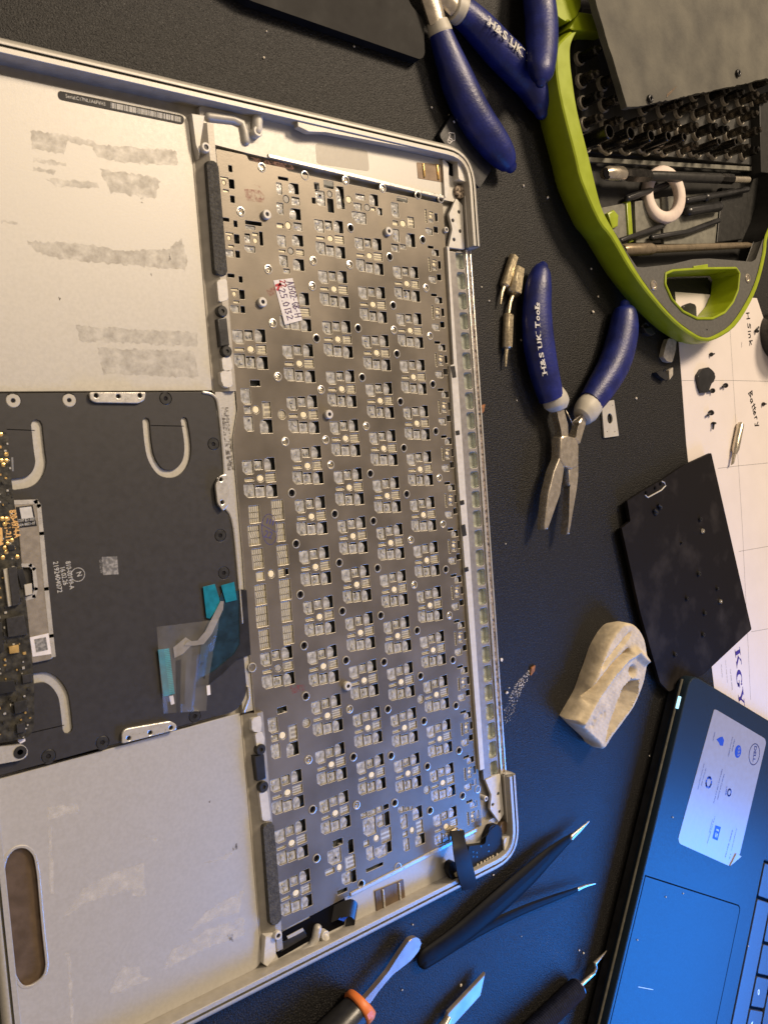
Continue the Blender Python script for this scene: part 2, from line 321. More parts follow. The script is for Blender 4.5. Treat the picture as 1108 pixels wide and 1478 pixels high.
STROKE = {  # hand lettering on a unit box
 'H': [[(0, 0), (0, 1)], [(.6, 0), (.6, 1)], [(0, .5), (.6, .5)]], 'S': [[(.5, .9), (.2, 1), (.05, .75), (.45, .4), (.35, .05), (0, .1)]],
 'i': [[(.1, 0), (.1, .55)], [(.1, .75), (.12, .8)]], 'n': [[(0, 0), (0, .55)], [(0, .4), (.2, .58), (.35, .45), (.38, 0)]], 'k': [[(0, 0), (0, 1)], [(.4, .6), (0, .3), (.45, 0)]],
 'B': [[(0, 0), (0, 1)], [(0, 1), (.45, .85), (.05, .55), (.55, .3), (0, 0)]], 'a': [[(.4, .5), (.1, .5), (0, .2), (.2, 0), (.4, .25), (.42, .5), (.45, 0)]], 't': [[(.15, .95), (.15, .1), (.3, 0)], [(0, .62), (.35, .65)]],
 'e': [[(0, .3), (.4, .35), (.25, .6), (.02, .3), (.15, 0), (.42, .1)]], 'r': [[(0, 0), (0, .55)], [(0, .4), (.2, .58), (.32, .5)]], 'y': [[(0, .55), (.18, .1)], [(.42, .6), (.1, -.4), (-.1, -.3)]],
 'A': [[(0, 0), (.3, 1), (.6, 0)], [(.1, .35), (.5, .35)]], '1': [[(.2, 0), (.2, 1)]], '5': [[(.5, 1), (.1, 1), (.08, .6), (.45, .5), (.4, .1), (0, .02)]], '0': [[(.25, 1), (0, .6), (.1, .05), (.4, .05), (.5, .6), (.25, 1)]],
 '2': [[(0, .8), (.25, 1), (.5, .75), (0, 0), (.55, .02)]], '-': [[(0, .45), (.3, .45)]], 'G': [[(.5, .85), (.2, 1), (0, .5), (.2, 0), (.5, .15), (.5, .45), (.3, .45)]], '6': [[(.4, 1), (.05, .4), (.2, 0), (.45, .2), (.3, .5), (.06, .3)]],
 '.': [[(.1, 0), (.12, .05)]], '3': [[(0, .9), (.4, .95), (.15, .55), (.45, .3), (.2, 0), (0, .1)]], ' ': []}
def handwrite(bm, s, a, b, h, w, z, mi=0):
    A = Vector(a); D = Vector(b) - A; ln = D.length; D.normalize(); Nn = Vector((-D.y, D.x))
    wid = [(0.4 if c in ' it1.' else 0.75) for c in s]; tot = sum(wid); x = 0
    for c, q in zip(s, wid):
        for line in STROKE.get(c, []):
            L_ = []
            for px, py in line:
                v = A + D * ((x + px) * ln / tot) + Nn * (py * h + random.uniform(-.03, .03) * h); L_.append((v.x, v.y))
            ribbon(bm, L_, w, z, mi)
        x += q
def offset_path(path, d, closed=False):
    out = []; n = len(path)
    for i in range(n):
        a = Vector(path[i - 1 if (i or closed) else 0]); b = Vector(path[(i + 1) % n if (i < n - 1 or closed) else i])
        t = (b - a).normalized(); m = Vector((-t.y, t.x)); out.append((path[i][0] + m.x * d, path[i][1] + m.y * d))
    return out
def loft(bm, loops, mi=0, closed=False, caps=True):
    """skin through loops of equal length, each a list of 3D points"""
    V = [[bm.verts.new(p) for p in l] for l in loops]; fs = []; n = len(V[0])
    for a, b in zip(V, V[1:]):
        for k in range(n if closed else n - 1): fs.append(bm.faces.new((a[k], a[(k + 1) % n], b[(k + 1) % n], b[k])))
    if caps and not closed:
        fs.append(bm.faces.new([r[0] for r in V][::-1])); fs.append(bm.faces.new([r[-1] for r in V]))
    setmat(fs, mi); bmesh.ops.recalc_face_normals(bm, faces=fs)
    return fs
def dup(o, parent=None, delta=None):
    c = o.copy(); COL.objects.link(c)
    if parent is not None: c.parent = parent
    if delta is not None: c.location = Vector(c.location) + Vector(delta) * MM
    return c
# ------------------------------------------------------------------ the setting
bm = B(); sheet(bm, [(-1500, -1500), (1500, -1500), (1500, 1500), (-1500, 1500)], 0)
o = link(bpy.data.objects.new('desk_mat', finish(bm, 'desk_mat', 'mat', smooth=False))); o['kind'] = 'structure'
# ------------------------------------------------------------------ opened laptop top case, lying face down
case = root('laptop_top_case', (-70, -98, 0), 'stripped silver laptop top case lying face down with its keyboard backplate showing', 'laptop case')
XL, XR, YT, YB = -180.0, 40.5, 59.5, -255.6
PZ = 5.5                                                       # top of the keyboard backplate
# rim: profile swept round three and a half sides
path = rounded([(XR, 17.8), (XR, YT), (XL, YT), (XL, YB), (XR, YB), (XR, -216.4)], [0, 17, 12, 12, 17, 0], 8)
prof = [(1.2, 0.4), (0.2, 1.6), (0.0, 6.5), (0.5, 8.9), (1.4, 10.0), (2.4, 10.4), (2.9, 10.3), (3.0, 9.5), (3.6, 9.5), (3.7, 10.2), (5.2, 10.2), (5.4, 10.0), (5.5, 2.0)]
loops = [[(x, y, z) for x, y in offset_path(path, d)] for d, z in prof]
bm = B(); fs = loft(bm, loops, 0)
for f in bm.faces:
    d = f.calc_center_median(); ins = min(XR - d.x, YT - d.y, d.y - YB, d.x - XL)
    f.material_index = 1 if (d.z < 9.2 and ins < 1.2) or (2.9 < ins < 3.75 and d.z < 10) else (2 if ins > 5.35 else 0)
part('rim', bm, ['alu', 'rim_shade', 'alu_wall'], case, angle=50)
# deck underneath everything
bm = B(); prism(bm, rounded([(XR - 2.6, 17.0), (XR - 2.6, YT - 6), (XR - 16, YT - 2), (XL + 2, YT - 2), (XL + 2, YB + 2), (XR - 16, YB + 2), (XR - 2.6, YB + 6), (XR - 2.6, -215.6)], 2), 0.3, 2.6)
part('deck', bm, 'alu_wall', case)
FX = -91.7
def floor_panel(y0, y1, hole=None):
    bm = B(); pl = rounded([(XL + 5.2, y0), (FX, y0), (FX, y1), (XL + 5.2, y1)], [0, 0, 4, 0] if y1 > 0 else [0, 4, 0, 0], 5)
    plate(bm, pl, [hole] if hole else [], 2.7, 4.0, 0.25)
    return part('battery_bay_floor', bm, 'alu_floor', case)
floor_panel(-43.0, 50.6)
slot = [at2(x, y, 4) for x, y in ((3, 1262), (9, 1236), (22, 1223), (38, 1222), (50, 1233), (55, 1260), (62, 1340), (68, 1395), (63, 1412), (46, 1424), (34, 1426), (26, 1418), (18, 1400), (9, 1330))]
slot = rounded(slot, 2.5, 3)
fl = floor_panel(-250.2, -157.0, slot)
bm = B(); sheet(bm, rect(-168.5, -201.5, 17, 46), 2.68); part('bare_metal_slot', bm, 'brown', case)
bm = B(); plate(bm, offset_path(slot, 0.5, True), [offset_path(slot, -0.35, True)], 3.6, 4.15, 0.1); part('slot_edge', bm, 'alu_bright', case)
# narrow shadow step along the floor edge and the sloping rib beside it
for y0, y1 in ((-43.5, 48.0), (-246.0, -158.0)):
    bm = B(); loft(bm, [[(FX + .05, y0, 2.7), (FX + .05, y1, 2.7)], [(FX + .1, y0, 3.9), (FX + .1, y1, 3.9)], [(-90.6, y0, 3.5), (-90.6, y1, 3.5)], [(-90.2, y0, 3.9), (-90.2, y1, 3.9)], [(-86.4, y0, 6.6), (-86.4, y1, 6.6)], [(-84.0, y0, 6.6), (-84.0, y1, 6.6)], [(-83.9, y0, 2.7), (-83.9, y1, 2.7)]], 0)
    part('sloping_rib', bm, 'alu_wall', case, angle=25)
# middle rib beside the trackpad
ridge = pts([(306, 566), (316, 566), (327, 690), (336, 720), (349, 850), (358, 985), (370, 1040), (352, 1040), (344, 985), (336, 850), (326, 760), (312, 725), (306, 690), (310, 660), (302, 600)], 6)
bm = B(); prism(bm, [(-91.2, -43.6), (-83.6, -43.6), (-83.6, -157), (-91.2, -157)], 2.6, 4.95, .1); part('middle_rib', bm, 'alu', case)
bm = B(); tube(bm, [(x, y, 5.3) for x, y in smooth_path([(-96, -43.7), (-92.0, -45.0), (-90.6, -50), (-90.5, -70), (-91.6, -75), (-91.6, -83), (-88.8, -91), (-88.6, -125)], 5)], .5, 8, round_start=True, round_end=True); part('bright_lip', bm, 'alu_bright', case)
bm = B(); tube(bm, [(x, y, 5.3) for x, y in ((-88.4, -148), (-88.4, -152), (-91, -156.6))], .45, 8); part('bright_lip', bm, 'alu_bright', case)
bm = B(); sheet(bm, [(-89.6, -49), (-86.6, -49), (-86.6, -71), (-89.0, -71)], 4.99); part('grime_patch', bm, 'grime', case)
# trackpad bracket plates between trackpad and plate: bevelled hexagon tab and two screw tabs
def tab(poly, z, holes):
    bm = B(); plate(bm, rounded(pts(poly, z), .8), [circ(*at2(x, y, z), .75, 10) for x, y in holes], z - 1.2, z, 0.25)
    ob = part('screw_tab', bm, 'alu_bright', case); return ob
tab([(311, 700), (318, 686), (328, 684), (331, 706), (331, 728), (322, 738), (314, 726)], 7.0, [(319, 692), (321, 725)])
tab([(129, 566), (211, 566), (209, 577), (201, 582), (138, 581), (130, 577)], 6.4, [(139, 571), (171, 572), (202, 571)])
tab([(176, 1058), (182, 1052), (246, 1041), (255, 1046), (255, 1054), (176, 1074)], 6.4, [(186, 1066), (217, 1058), (247, 1051)])
# side ledges between plate and rim
bm = B(); prism(bm, rounded([(-88.0, 42.0), (-70, 41.0), (23.5, 37.2), (33.0, 37.0), (33.0, 53.8), (-62, 54.2), (-88.0, 54.2)], 1.0), 2.6, 5.0, 0.35)
part('side_ledge', bm, 'alu_floor', case)
bm = B(); prism(bm, rounded([(-91, -242.0), (-62, -238.0), (20.0, -236.0), (33.0, -234.0), (33.0, -250.4), (-50, -250.4), (-58, -252.5), (-91, -252.5)], 1.0), 2.6, 4.6, 0.35)
part('side_ledge', bm, 'alu_floor', case)
bm = B(); sheet(bm, rounded(pts([(455, 206), (530, 217), (533, 247), (457, 236)], 5.0), 1.5), 5.04); part('pale_patch', bm, 'alu_patch', case)
bm = B(); prism(bm, [(-62, 40.6), (24, 37.4), (24, 38.8), (-62, 42.0)], 5.0, 5.75, 0.25); part('ledge_lip', bm, 'alu_bright', case)
bm = B(); prism(bm, [(-52, -237.6), (18, -235.0), (18, -236.6), (-52, -239.2)], 4.6, 5.9, 0.3); part('ledge_lip', bm, 'alu_bright', case)
for q, mt in (([(601, 234), (636, 237), (639, 263), (603, 257)], 'brown'), ([(541, 1287), (582, 1270), (585, 1302), (544, 1318)], 'brown')):
    z = 5.05
    bm = B(); prism(bm, pts(q, z), 4.6, z + .08, 0.05); w = part('contact_window', bm, mt, case)
    for k in (0.25, 0.82):
        a = Vector(pts([q[0]], z)[0]).lerp(Vector(pts([q[1]], z)[0]), k); c = Vector(pts([q[3]], z)[0]).lerp(Vector(pts([q[2]], z)[0]), k)
        bm = B(); tube(bm, [(*a.lerp(c, .08), z + .3), (*a.lerp(c, .85), z + .3)], 0.45, 8, round_start=True, round_end=True); part('contact_spring', bm, 'gold' if q[0][1] < 500 else 'alu_bright', w)
# bosses and hooks along the rims
def boss(px, py, z, r=1.9, h=0.9, mt='white_part'):
    x, y = at2(px, py, z); bm = B(); lathe(bm, [(r, -3), (r, h - .25), (r - .25, h), (r * .55, h), (r * .5, h - .5), (r * .5, h - 1.6)], (x, y, z), 18); b_ = part('screw_boss', bm, mt, case)
    bm = B(); lathe(bm, [(r * .52, -1.6), (r * .52, h - .45)], (x, y, z), 12); part('screw_hole', bm, 'hole', b_)
boss(371, 190, 7.0); boss(296, 213, 7.0, 1.7); boss(400, 1350, 7.0, 1.6); boss(468, 1350, 6.5, 1.8)
def hook(path_, r, z, mt='alu'):
    bm = B(); tube(bm, [(*at2(x, y, z), z) for x, y in path_], r, 12, flat=1.0, round_end=True, round_start=True); part('cast_hook', bm, mt, case)
hook([(300, 168), (335, 172), (348, 178), (352, 190), (354, 204)], 1.7, 5.0, 'alu')
hook([(372, 165), (371, 178), (371, 188)], 1.9, 6.4, 'white_part')
hook([(458, 1340), (455, 1355), (448, 1368), (430, 1380), (405, 1394)], 1.7, 5.5, 'alu')
hook([(468, 1350), (470, 1364)], 1.8, 6.0, 'white_part')
bm = B(); prism(bm, pts([(276, 163), (296, 166), (289, 206), (288, 228), (283, 208)], 6.5), 3, 6.5, 0.3); part('corner_gusset', bm, 'white_part', case)
bm = B(); prism(bm, pts([(383, 1352), (396, 1346), (400, 1352), (398, 1382), (386, 1396), (380, 1392)], 6.3), 3, 6.3, 0.3); part('corner_gusset', bm, 'white_part', case)
bm = B(); prism(bm, pts([(429, 171), (437, 176), (440, 170), (470, 177), (473, 184), (640, 218), (638, 222), (470, 190), (446, 190), (430, 182)], 9.6), 7, 9.6, 0.25); part('rim_liner', bm, 'alu', case)
# dark opening with ribbon cable at the lower edge
q = pts([(399, 1356), (404, 1347), (447, 1325), (447, 1312), (497, 1295), (500, 1308), (497, 1335), (440, 1362), (402, 1384), (398, 1376)], 4.7)
bm = B(); prism(bm, q, 4.3, 4.75, 0.1); op = part('speaker_opening', bm, 'dark', case)
bm = B(); prism(bm, pts([(414, 1352), (437, 1340), (439, 1344), (416, 1357)], 5), 4.6, 5.0, .1); part('pale_slot', bm, 'alu_floor', op)
bm = B(); prism(bm, pts([(403, 1362), (440, 1344), (443, 1352), (406, 1374)], 5), 4.6, 5.1, .15); part('speaker_cover', bm, 'black', op)
ctrl = [(480, 1322, 5), (494, 1316, 7.5), (506, 1313, 9), (514, 1319, 8.5), (512, 1328, 6.5), (500, 1334, 5.2)]
bm = B(); L0 = []; L1 = []
for x, y, z in smooth_path(ctrl, 4):
    p = at(x, y, z); L0.append((p.x + 1.0, p.y + 3.6, p.z)); L1.append((p.x - 1.0, p.y - 2.4, p.z))
loft(bm, [L0, L1, [(x, y, z - .25) for x, y, z in L1], [(x, y, z - .25) for x, y, z in L0], L0], 0); part('flex_cable', bm, 'black', case)
bm = B(); sheet(bm, pts([(487, 1327), (503, 1311), (505, 1318), (495, 1330)], 7), 7.4); part('blue_flex_tip', bm, 'logo', case)
# ---------------------------------------------------------------- tape residue, dirt on the palm rest floors
def residue(mt, *polys, z=4.04):
    for q in polys:
        w_ = pts(q, z); jag = []; rj = random.Random(len(q) * 31 + int(q[0][0]))
        for i in range(len(w_)):
            a = Vector(w_[i]); b_ = Vector(w_[(i + 1) % len(w_)]); n_ = max(1, int((b_ - a).length / .8))
            for k in range(n_): v = a.lerp(b_, k / n_); jag.append((v.x + rj.uniform(-.35, .35), v.y + rj.uniform(-.45, .45)) if mt != 'grime' else tuple(v))
        bm = B(); sheet(bm, jag, z); part('tape_residue' if mt != 'grime' else 'dark_speck', bm, mt, case)
residue('residue_dark', [(44, 187), (94, 194), (136, 204), (140, 208), (256, 217), (256, 239), (196, 236), (142, 228), (133, 212), (96, 203), (92, 222), (46, 215)])
residue('residue_dark', [(144, 244), (218, 254), (232, 260), (224, 286), (160, 278)])
residue('residue_soft', [(47, 226), (95, 235), (95, 240), (48, 233)], [(47, 240), (80, 246), (78, 251), (48, 247)], [(66, 258), (140, 262), (145, 272), (80, 268)])
residue('residue_dark', [(38, 347), (130, 352), (170, 362), (240, 360), (262, 344), (270, 372), (268, 390), (200, 384), (90, 374), (50, 362)])
residue('residue_soft', [(140, 502), (280, 507), (288, 545), (150, 540)], [(0, 318), (26, 320), (26, 323), (0, 321)], [(110, 470), (285, 480), (285, 500), (115, 492)])
residue('residue_light', [(68, 1166), (112, 1162), (114, 1172), (90, 1178), (70, 1186)], [(88, 1328), (120, 1284), (150, 1266), (208, 1246), (210, 1292), (192, 1294), (188, 1284), (150, 1296), (120, 1306)])
residue('residue_light', [(272, 1344), (300, 1314), (352, 1284), (345, 1318), (310, 1326)], [(248, 1372), (300, 1342), (354, 1324), (352, 1350), (290, 1372), (235, 1402)], [(158, 1432), (175, 1398), (200, 1396), (204, 1408), (218, 1412), (170, 1434)])
residue('residue_light', [(296, 1246), (320, 1236), (340, 1228), (330, 1240)], [(210, 1210), (228, 1212), (226, 1214), (210, 1212)], [(92, 1376), (102, 1380), (106, 1478), (103, 1478), (97, 1384)], [(70, 1190), (74, 1190), (78, 1290), (72, 1288)])
residue('grime', [(335, 1222), (342, 1217), (343, 1226), (336, 1228)], [(328, 1350), (336, 1348), (337, 1360), (330, 1358)], [(203, 285), (207, 285), (206, 293), (203, 292)], [(84, 428), (88, 430), (86, 434)], [(217, 395), (219, 393), (219, 399)], [(300, 1158), (304, 1155), (303, 1159)], [(244, 364), (247, 374), (243, 378)])
residue('rustgrime', [(300, 236), (405, 256), (425, 246), (408, 240)], z=5.1) if False else None
bm = B(); sheet(bm, pts([(362, 226), (425, 238), (424, 245), (362, 234)], 5.1), 5.07); part('rust_stain', bm, 'rustgrime', case)
# serial number strip
z = 4.05
bm = B(); prism(bm, rounded(pts([(83, 130), (266, 167), (265, 180), (84, 143)], z), 1.8, 6), 4.0, 4.12, 0.03); sl = part('serial_label', bm, 'label_black', case)
bm = B(); text(bm, 'Serial:C17NL1A6FVH3', at2(95, 140.5, z), at2(152, 152.5, z), 4.14, 1.1); part('printed_text', bm, 'white_print', sl)
bm = B(); A0 = Vector(at2(160, 155.5, z)); A1 = Vector(at2(263, 176.5, z)); B0 = Vector(at2(160, 147.5, z)); k = 0.0
rng = random.Random(3)
while k < 0.98:
    w = rng.choice((.006, .01, .016)); q0 = A0.lerp(A1, k); q1 = A0.lerp(A1, min(1, k + w)); up = B0 - A0
    sheet(bm, [tuple(q0), tuple(q1), tuple(q1 + up), tuple(q0 + up)], 4.14); k += w + rng.choice((.004, .007, .012))
part('barcode', bm, 'white_print', sl)
# ---------------------------------------------------------------- keyboard backplate with its real holes
def key(u, v): return (v * 18.53, -u * 19.05)
STD = [(290, 105, 52, 78, 'p'), (347, 95, 40, 58, 'q'), (408, 100, 52, 76, 'pd'), (298, 181, 46, 18, 't1'), (358, 182, 39, 43, 'dome'), (414, 184, 50, 52, 't3'), (300, 250, 54, 78, 'p'), (358, 262, 44, 66, 'q'), (420, 268, 54, 74, 'pd')]
def conv(lst, ox, oy, sc, cx, cy):
    """windows given in a magnified view -> mm relative to their key's centre"""
    c = at(cx, cy, PZ); out = []
    for a, b, w, h, k in lst:
        p = at(ox + a / sc, oy + b / sc, PZ); px = at(ox + (a + w) / sc, oy + b / sc, PZ); py = at(ox + a / sc, oy + (b + h) / sc, PZ)
        out.append((p.x - c.x, p.y - c.y, (px - p).length, (py - p).length, k))
    return out
std = conv(STD, 520, 440, 4.925, 593.1, 477)
fn = conv([(540, 272, 38, 18, 'd'), (573, 308, 46, 42, 'pd'), (531, 394, 11, 92, 't2'), (566, 363, 24, 13, 't1'), (563, 391, 22, 24, 'dome'), (566, 423, 26, 20, 'q'), (602, 392, 18, 52, 'd'), (552, 500, 46, 44, 'p'), (599, 480, 28, 40, 'd')], 520, 440, 4.925, 634.3, 519)
keys = []                                                       # (centre, windows)
for i in range(13): keys.append((key(i, 0), std))
for i in range(12): keys.append((key(i - .5, -1), std))
for i in range(12): keys.append((key(i - .75, -2), std))
for i in range(11): keys.append((key(i + .75, -3), std))
for u in (1.5, 10.0, 11.0, 12.0): keys.append((key(u, -4.09), std))
keys.append((at2(402, 964.6, PZ), [w if w[4] != 'dome' else w[:4] + ('gdome',) for w in std]))
keys.append((at2(376.5, 690.5, PZ), std))
def special(lst, ox, oy, sc, cx, cy): keys.append((at2(cx, cy, PZ), conv(lst, ox, oy, sc, cx, cy)))
special([(20, 290, 50, 110, 'p'), (90, 395, 60, 80, 'gdome'), (185, 415, 70, 76, 'q'), (30, 490, 60, 110, 'p'), (180, 545, 100, 105, 'pd'), (165, 290, 90, 100, 'pd'), (60, 190, 90, 30, 'd'), (30, 660, 60, 46, 't1'), (110, 660, 60, 80, 'dome'), (205, 670, 76, 76, 'q'), (45, 815, 75, 110, 'p'), (205, 810, 100, 105, 'pd'), (50, 912, 60, 22, 't1'), (135, 915, 60, 70, 'gdome'), (230, 930, 70, 62, 't3'), (65, 1015, 75, 110, 'p'), (215, 1052, 100, 108, 'pd'), (95, 1115, 60, 44, 'q')], 400, 230, 6.925, 416, 325)
special([(395, 265, 45, 66, 'd'), (432, 385, 84, 140, 'p'), (366, 410, 34, 56, 'd'), (515, 250, 90, 70, 'd'), (525, 345, 50, 66, 'gdome'), (535, 460, 56, 130, 'd'), (630, 380, 74, 210, 'pd'), (715, 400, 60, 74, 'dome'), (800, 300, 66, 88, 'pd'), (830, 375, 84, 56, 'q'), (805, 470, 72, 66, 'p'), (900, 480, 58, 70, 'gdome'), (820, 582, 126, 108, 'p'), (965, 405, 78, 108, 'pd'), (960, 493, 40, 34, 't1'), (1025, 520, 44, 66, 'pd'), (980, 597, 78, 108, 'pd')], 400, 230, 6.925, 502, 288)
special([(490, 485, 26, 38, 'd'), (555, 505, 56, 26, 'd'), (590, 558, 50, 80, 'pd'), (515, 565, 38, 78, 'p'), (517, 640, 28, 28, 't1'), (560, 643, 34, 40, 'dome'), (605, 635, 34, 58, 't3'), (520, 710, 34, 68, 'p'), (603, 737, 48, 72, 'pd'), (595, 691, 34, 14, 'q'), (515, 780, 38, 42, 'q'), (560, 775, 30, 26, 'q')], 440, 160, 3.957, 581, 322.5)
special([(615, 270, 50, 56, 'p'), (672, 262, 40, 36, 'q'), (715, 255, 26, 34, 'q'), (778, 300, 84, 116, 'pd'), (644, 390, 56, 134, 'p'), (800, 440, 56, 128, 't3'), (725, 475, 44, 62, 'dome'), (655, 512, 40, 50, 't1'), (667, 620, 48, 120, 'p'), (805, 570, 84, 100, 'pd'), (760, 660, 60, 50, 'd')], 490, 1130, 6.925, 594.6, 1199.5)
special([(245, 325, 52, 46, 'q'), (322, 300, 76, 56, 'q'), (398, 265, 46, 56, 'q'), (465, 240, 46, 46, 'd'), (300, 440, 108, 170, 'p'), (408, 382, 64, 112, 'p'), (475, 360, 44, 132, 'd'), (465, 525, 88, 134, 't3'), (368, 555, 52, 66, 'dome'), (268, 605, 46, 56, 't1'), (306, 708, 62, 126, 'p'), (412, 690, 104, 104, 'p'), (496, 640, 40, 104, 'd'), (350, 845, 150, 34, 'd')], 490, 1130, 6.925, 543, 1210.5)
special([(520, 162, 56, 42, 'd'), (500, 252, 74, 92, 'p'), (562, 205, 42, 78, 'p'), (604, 185, 30, 84, 'd'), (600, 288, 56, 84, 't3'), (532, 322, 34, 46, 'dome'), (470, 346, 50, 34, 't1'), (505, 412, 66, 104, 'p'), (578, 390, 52, 74, 'p'), (624, 376, 26, 74, 'd'), (550, 472, 56, 26, 'd')], 370, 1180, 4.432, 490, 1252.7)
CMD = [(238, 557, 66, 42, 'd'), (172, 650, 62, 104, 'p'), (297, 622, 84, 96, 'pd'), (185, 745, 46, 46, 'q'), (243, 745, 50, 56, 'dome'), (320, 745, 56, 106, 't3'), (192, 845, 58, 100, 'p'), (318, 864, 80, 92, 'pd'), (268, 937, 74, 46, 'd')]
special(CMD, 320, 440, 4.927, 369.3, 591.2); keys.append((at2(408, 1062, PZ), conv(CMD, 320, 440, 4.927, 369.3, 591.2)))
ARW = [(302, 285, 74, 40, 'd'), (300, 388, 88, 74, 'p'), (415, 340, 40, 70, 'd'), (345, 446, 80, 20, 't1'), (340, 500, 46, 60, 'dome'), (430, 515, 56, 100, 'd'), (365, 593, 60, 28, 't1'), (345, 675, 90, 76, 'p'), (440, 690, 46, 76, 'd')]
special(ARW, 280, 200, 7.914, 323, 263.2); cw = conv(ARW, 280, 200, 7.914, 323, 263.2)
keys.append((at2(330.6, 343.4, PZ), cw)); keys.append((at2(338.2, 424, PZ), cw))
special([(680, 965, 170, 44, 'd'), (645, 1015, 100, 44, 'q'), (612, 1135, 56, 100, 'q'), (700, 1165, 54, 66, 'dome'), (768, 1140, 36, 150, 'd'), (700, 1090, 60, 34, 't1'), (640, 1260, 110, 70, 'p'), (760, 1262, 50, 90, 'd')], 280, 200, 7.914, 368.5, 347.2)
SP = [(185, 110, 72, 118, 't4'), (182, 260, 76, 134, 't4'), (207, 425, 72, 136, 't4'), (226, 550, 52, 58, 'trace'), (188, 552, 16, 36, 'd'), (228, 682, 72, 136, 't4'), (238, 837, 76, 140, 't4'), (255, 1000, 66, 132, 't4'), (350, 80, 76, 136, 't4'), (370, 237, 56, 124, 't4'), (385, 400, 72, 136, 't4'), (378, 525, 44, 56, 't3'), (414, 518, 20, 40, 'd'), (403, 646, 72, 140, 't4'), (412, 802, 66, 138, 't4'), (425, 966, 66, 130, 't4'), (303, 535, 46, 56, 'dome')]
special(SP, 330, 720, 4.927, 391.5, 828.6)
fkeys = [((15.6 + 0.05 * i, -(-2 + .518 + 1.036 * i) * 19.05), fn) for i in range(14)]
c0 = at(621.4, 311.6, PZ); c1 = at(681.5, 1178, PZ)
fkeys = [((c0.x + (c1.x - c0.x) * i / 13, c0.y + (c1.y - c0.y) * i / 13), fn) for i in range(14)]
allkeys = keys + fkeys
def window(cx, cy, w, h, k):
    if k in ('dome', 'gdome'): return circ(cx, cy, w * .5, 12, h * .5)
    c = [(cx - w / 2, cy - h / 2), (cx + w / 2, cy - h / 2), (cx + w / 2, cy + h / 2), (cx - w / 2, cy + h / 2)]
    if k == 'p': r = [w * .3, .25, .25, .25]; 
    elif k == 'pd': r = [.3, .25, .25, w * .32]
    else: r = [.22] * 4
    return rounded(c, r, 1 if k == 'p' else 2)
rnd = random.Random(11)
holes = []
SCR = [(347.3, 305.1), (386.9, 388.3), (451.8, 376.2), (450.4, 412.7), (377.7, 241.2), (498.6, 259.8), (552, 271.2), (504.4, 381.9), (614.4, 415.2), (393.5, 466.4), (400.6, 543.5), (463.1, 562.4), (411.3, 637.3), (469.6, 634.8), (528, 615), (476.9, 671), (568.1, 476.1), (620.1, 484.7), (633.7, 689.7), (639, 756.5), (592.5, 779.3), (597.4, 844.2), (648.3, 888.5), (504.3, 1024), (445, 1097), (514.4, 1162.4)]
HOL = [(440, 252.8), (603, 281.3), (635.9, 286.4), (505.7, 328.8), (609.8, 345.7), (562.1, 370.5), (567.1, 440.5), (456.4, 488.3), (516.5, 473.5), (522.3, 544.5), (420.9, 711.6), (534.1, 683.6), (572.4, 510.5), (577.5, 579.5), (624.2, 554.3), (628.6, 622.3), (582.5, 646.5), (586.6, 713.1), (427, 785), (482.8, 741.9), (538.6, 752.1), (489.3, 812.3), (433.1, 858.4), (544.5, 820.1), (493.8, 882.4), (438.6, 932.1), (499.1, 953.4), (441, 1005.2), (363.9, 963.6), (549.2, 888.5), (643, 821.9), (601.6, 910.2), (553.9, 955.8), (653.2, 953), (606.5, 976.1), (559.5, 1024), (509.7, 1093), (564.1, 1091.3), (450.9, 1168.9), (456.6, 1239.5), (520.9, 1276.4), (657.6, 1018.9), (611.5, 1041.2), (662.2, 1083.8), (616.4, 1106.6), (667.3, 1149.2), (620.4, 1170.5), (569.3, 1159.3), (574, 1251.7), (689, 1139.6)]
STAND = [(382.8, 310.2), (376.7, 436.4), (558.3, 334.4), (472.6, 598.3), (499.5, 989.9)]
PADS = [(406.9, 598.3), (442.3, 1043.6), (607, 1009), (616, 1140)]
for x, y in SCR + HOL: holes.append(circ(*at2(x, y, PZ), 1.42, 14))
for x, y in PADS: holes.append(circ(*at2(x, y, PZ), 1.75, 14))
holes.append(rect(*at2(343.2, 229, PZ), 3.0, 6.0, 0, 1.4))
outline = [(-83.2, 40.2), (-71, 40.0), (-70.4, 38.2), (-55, 38.0), (-54, 37.0), (23.2, 35.2), (20.6, -235.2), (-83.2, -240.0), (-86.8, -180), (-86.8, -130), (-86.2, -100), (-86.2, -60), (-83.4, -50)]
outline[0:1] = [(-83.2, 40.2)]
for (kx, ky), ws in allkeys:
    for wx, wy, w, h, k in ws: holes.append(window(kx + wx, ky + wy, w * 1.08, h * 1.05, k))
outline = rounded(outline, .8)
def inside(p, poly):
    c = False; n = len(poly)
    for i in range(n):
        (x0, y0), (x1, y1) = poly[i], poly[i - 1]
        if (y0 > p[1]) != (y1 > p[1]) and p[0] < (x1 - x0) * (p[1] - y0) / (y1 - y0) + x0: c = not c
    return c
def keep_apart(holes):
    """only windows that lie wholly inside the plate and touch no other"""
    out = []
    for h in holes:
        c = (sum(p[0] for p in h) / len(h), sum(p[1] for p in h) / len(h)); g = [(x + (.07 if x > c[0] else -.07), y + (.07 if y > c[1] else -.07)) for x, y in h]
        if not all(inside(p, outline) for p in g): continue
        x0, x1, y0, y1 = min(p[0] for p in g), max(p[0] for p in g), min(p[1] for p in g), max(p[1] for p in g); bad = False
        for bb, q in out:
            if bb[0] < x1 and bb[1] > x0 and bb[2] < y1 and bb[3] > y0:
                den = lambda P_: [tuple(Vector(P_[i]).lerp(Vector(P_[i - 1]), t / 3)) for i in range(len(P_)) for t in range(3)]
                if any(inside(p, q) for p in den(g)) or any(inside(p, g) for p in den(q)): bad = True; break
        if not bad: out.append(((x0, x1, y0, y1), h))
    return [h for _, h in out]
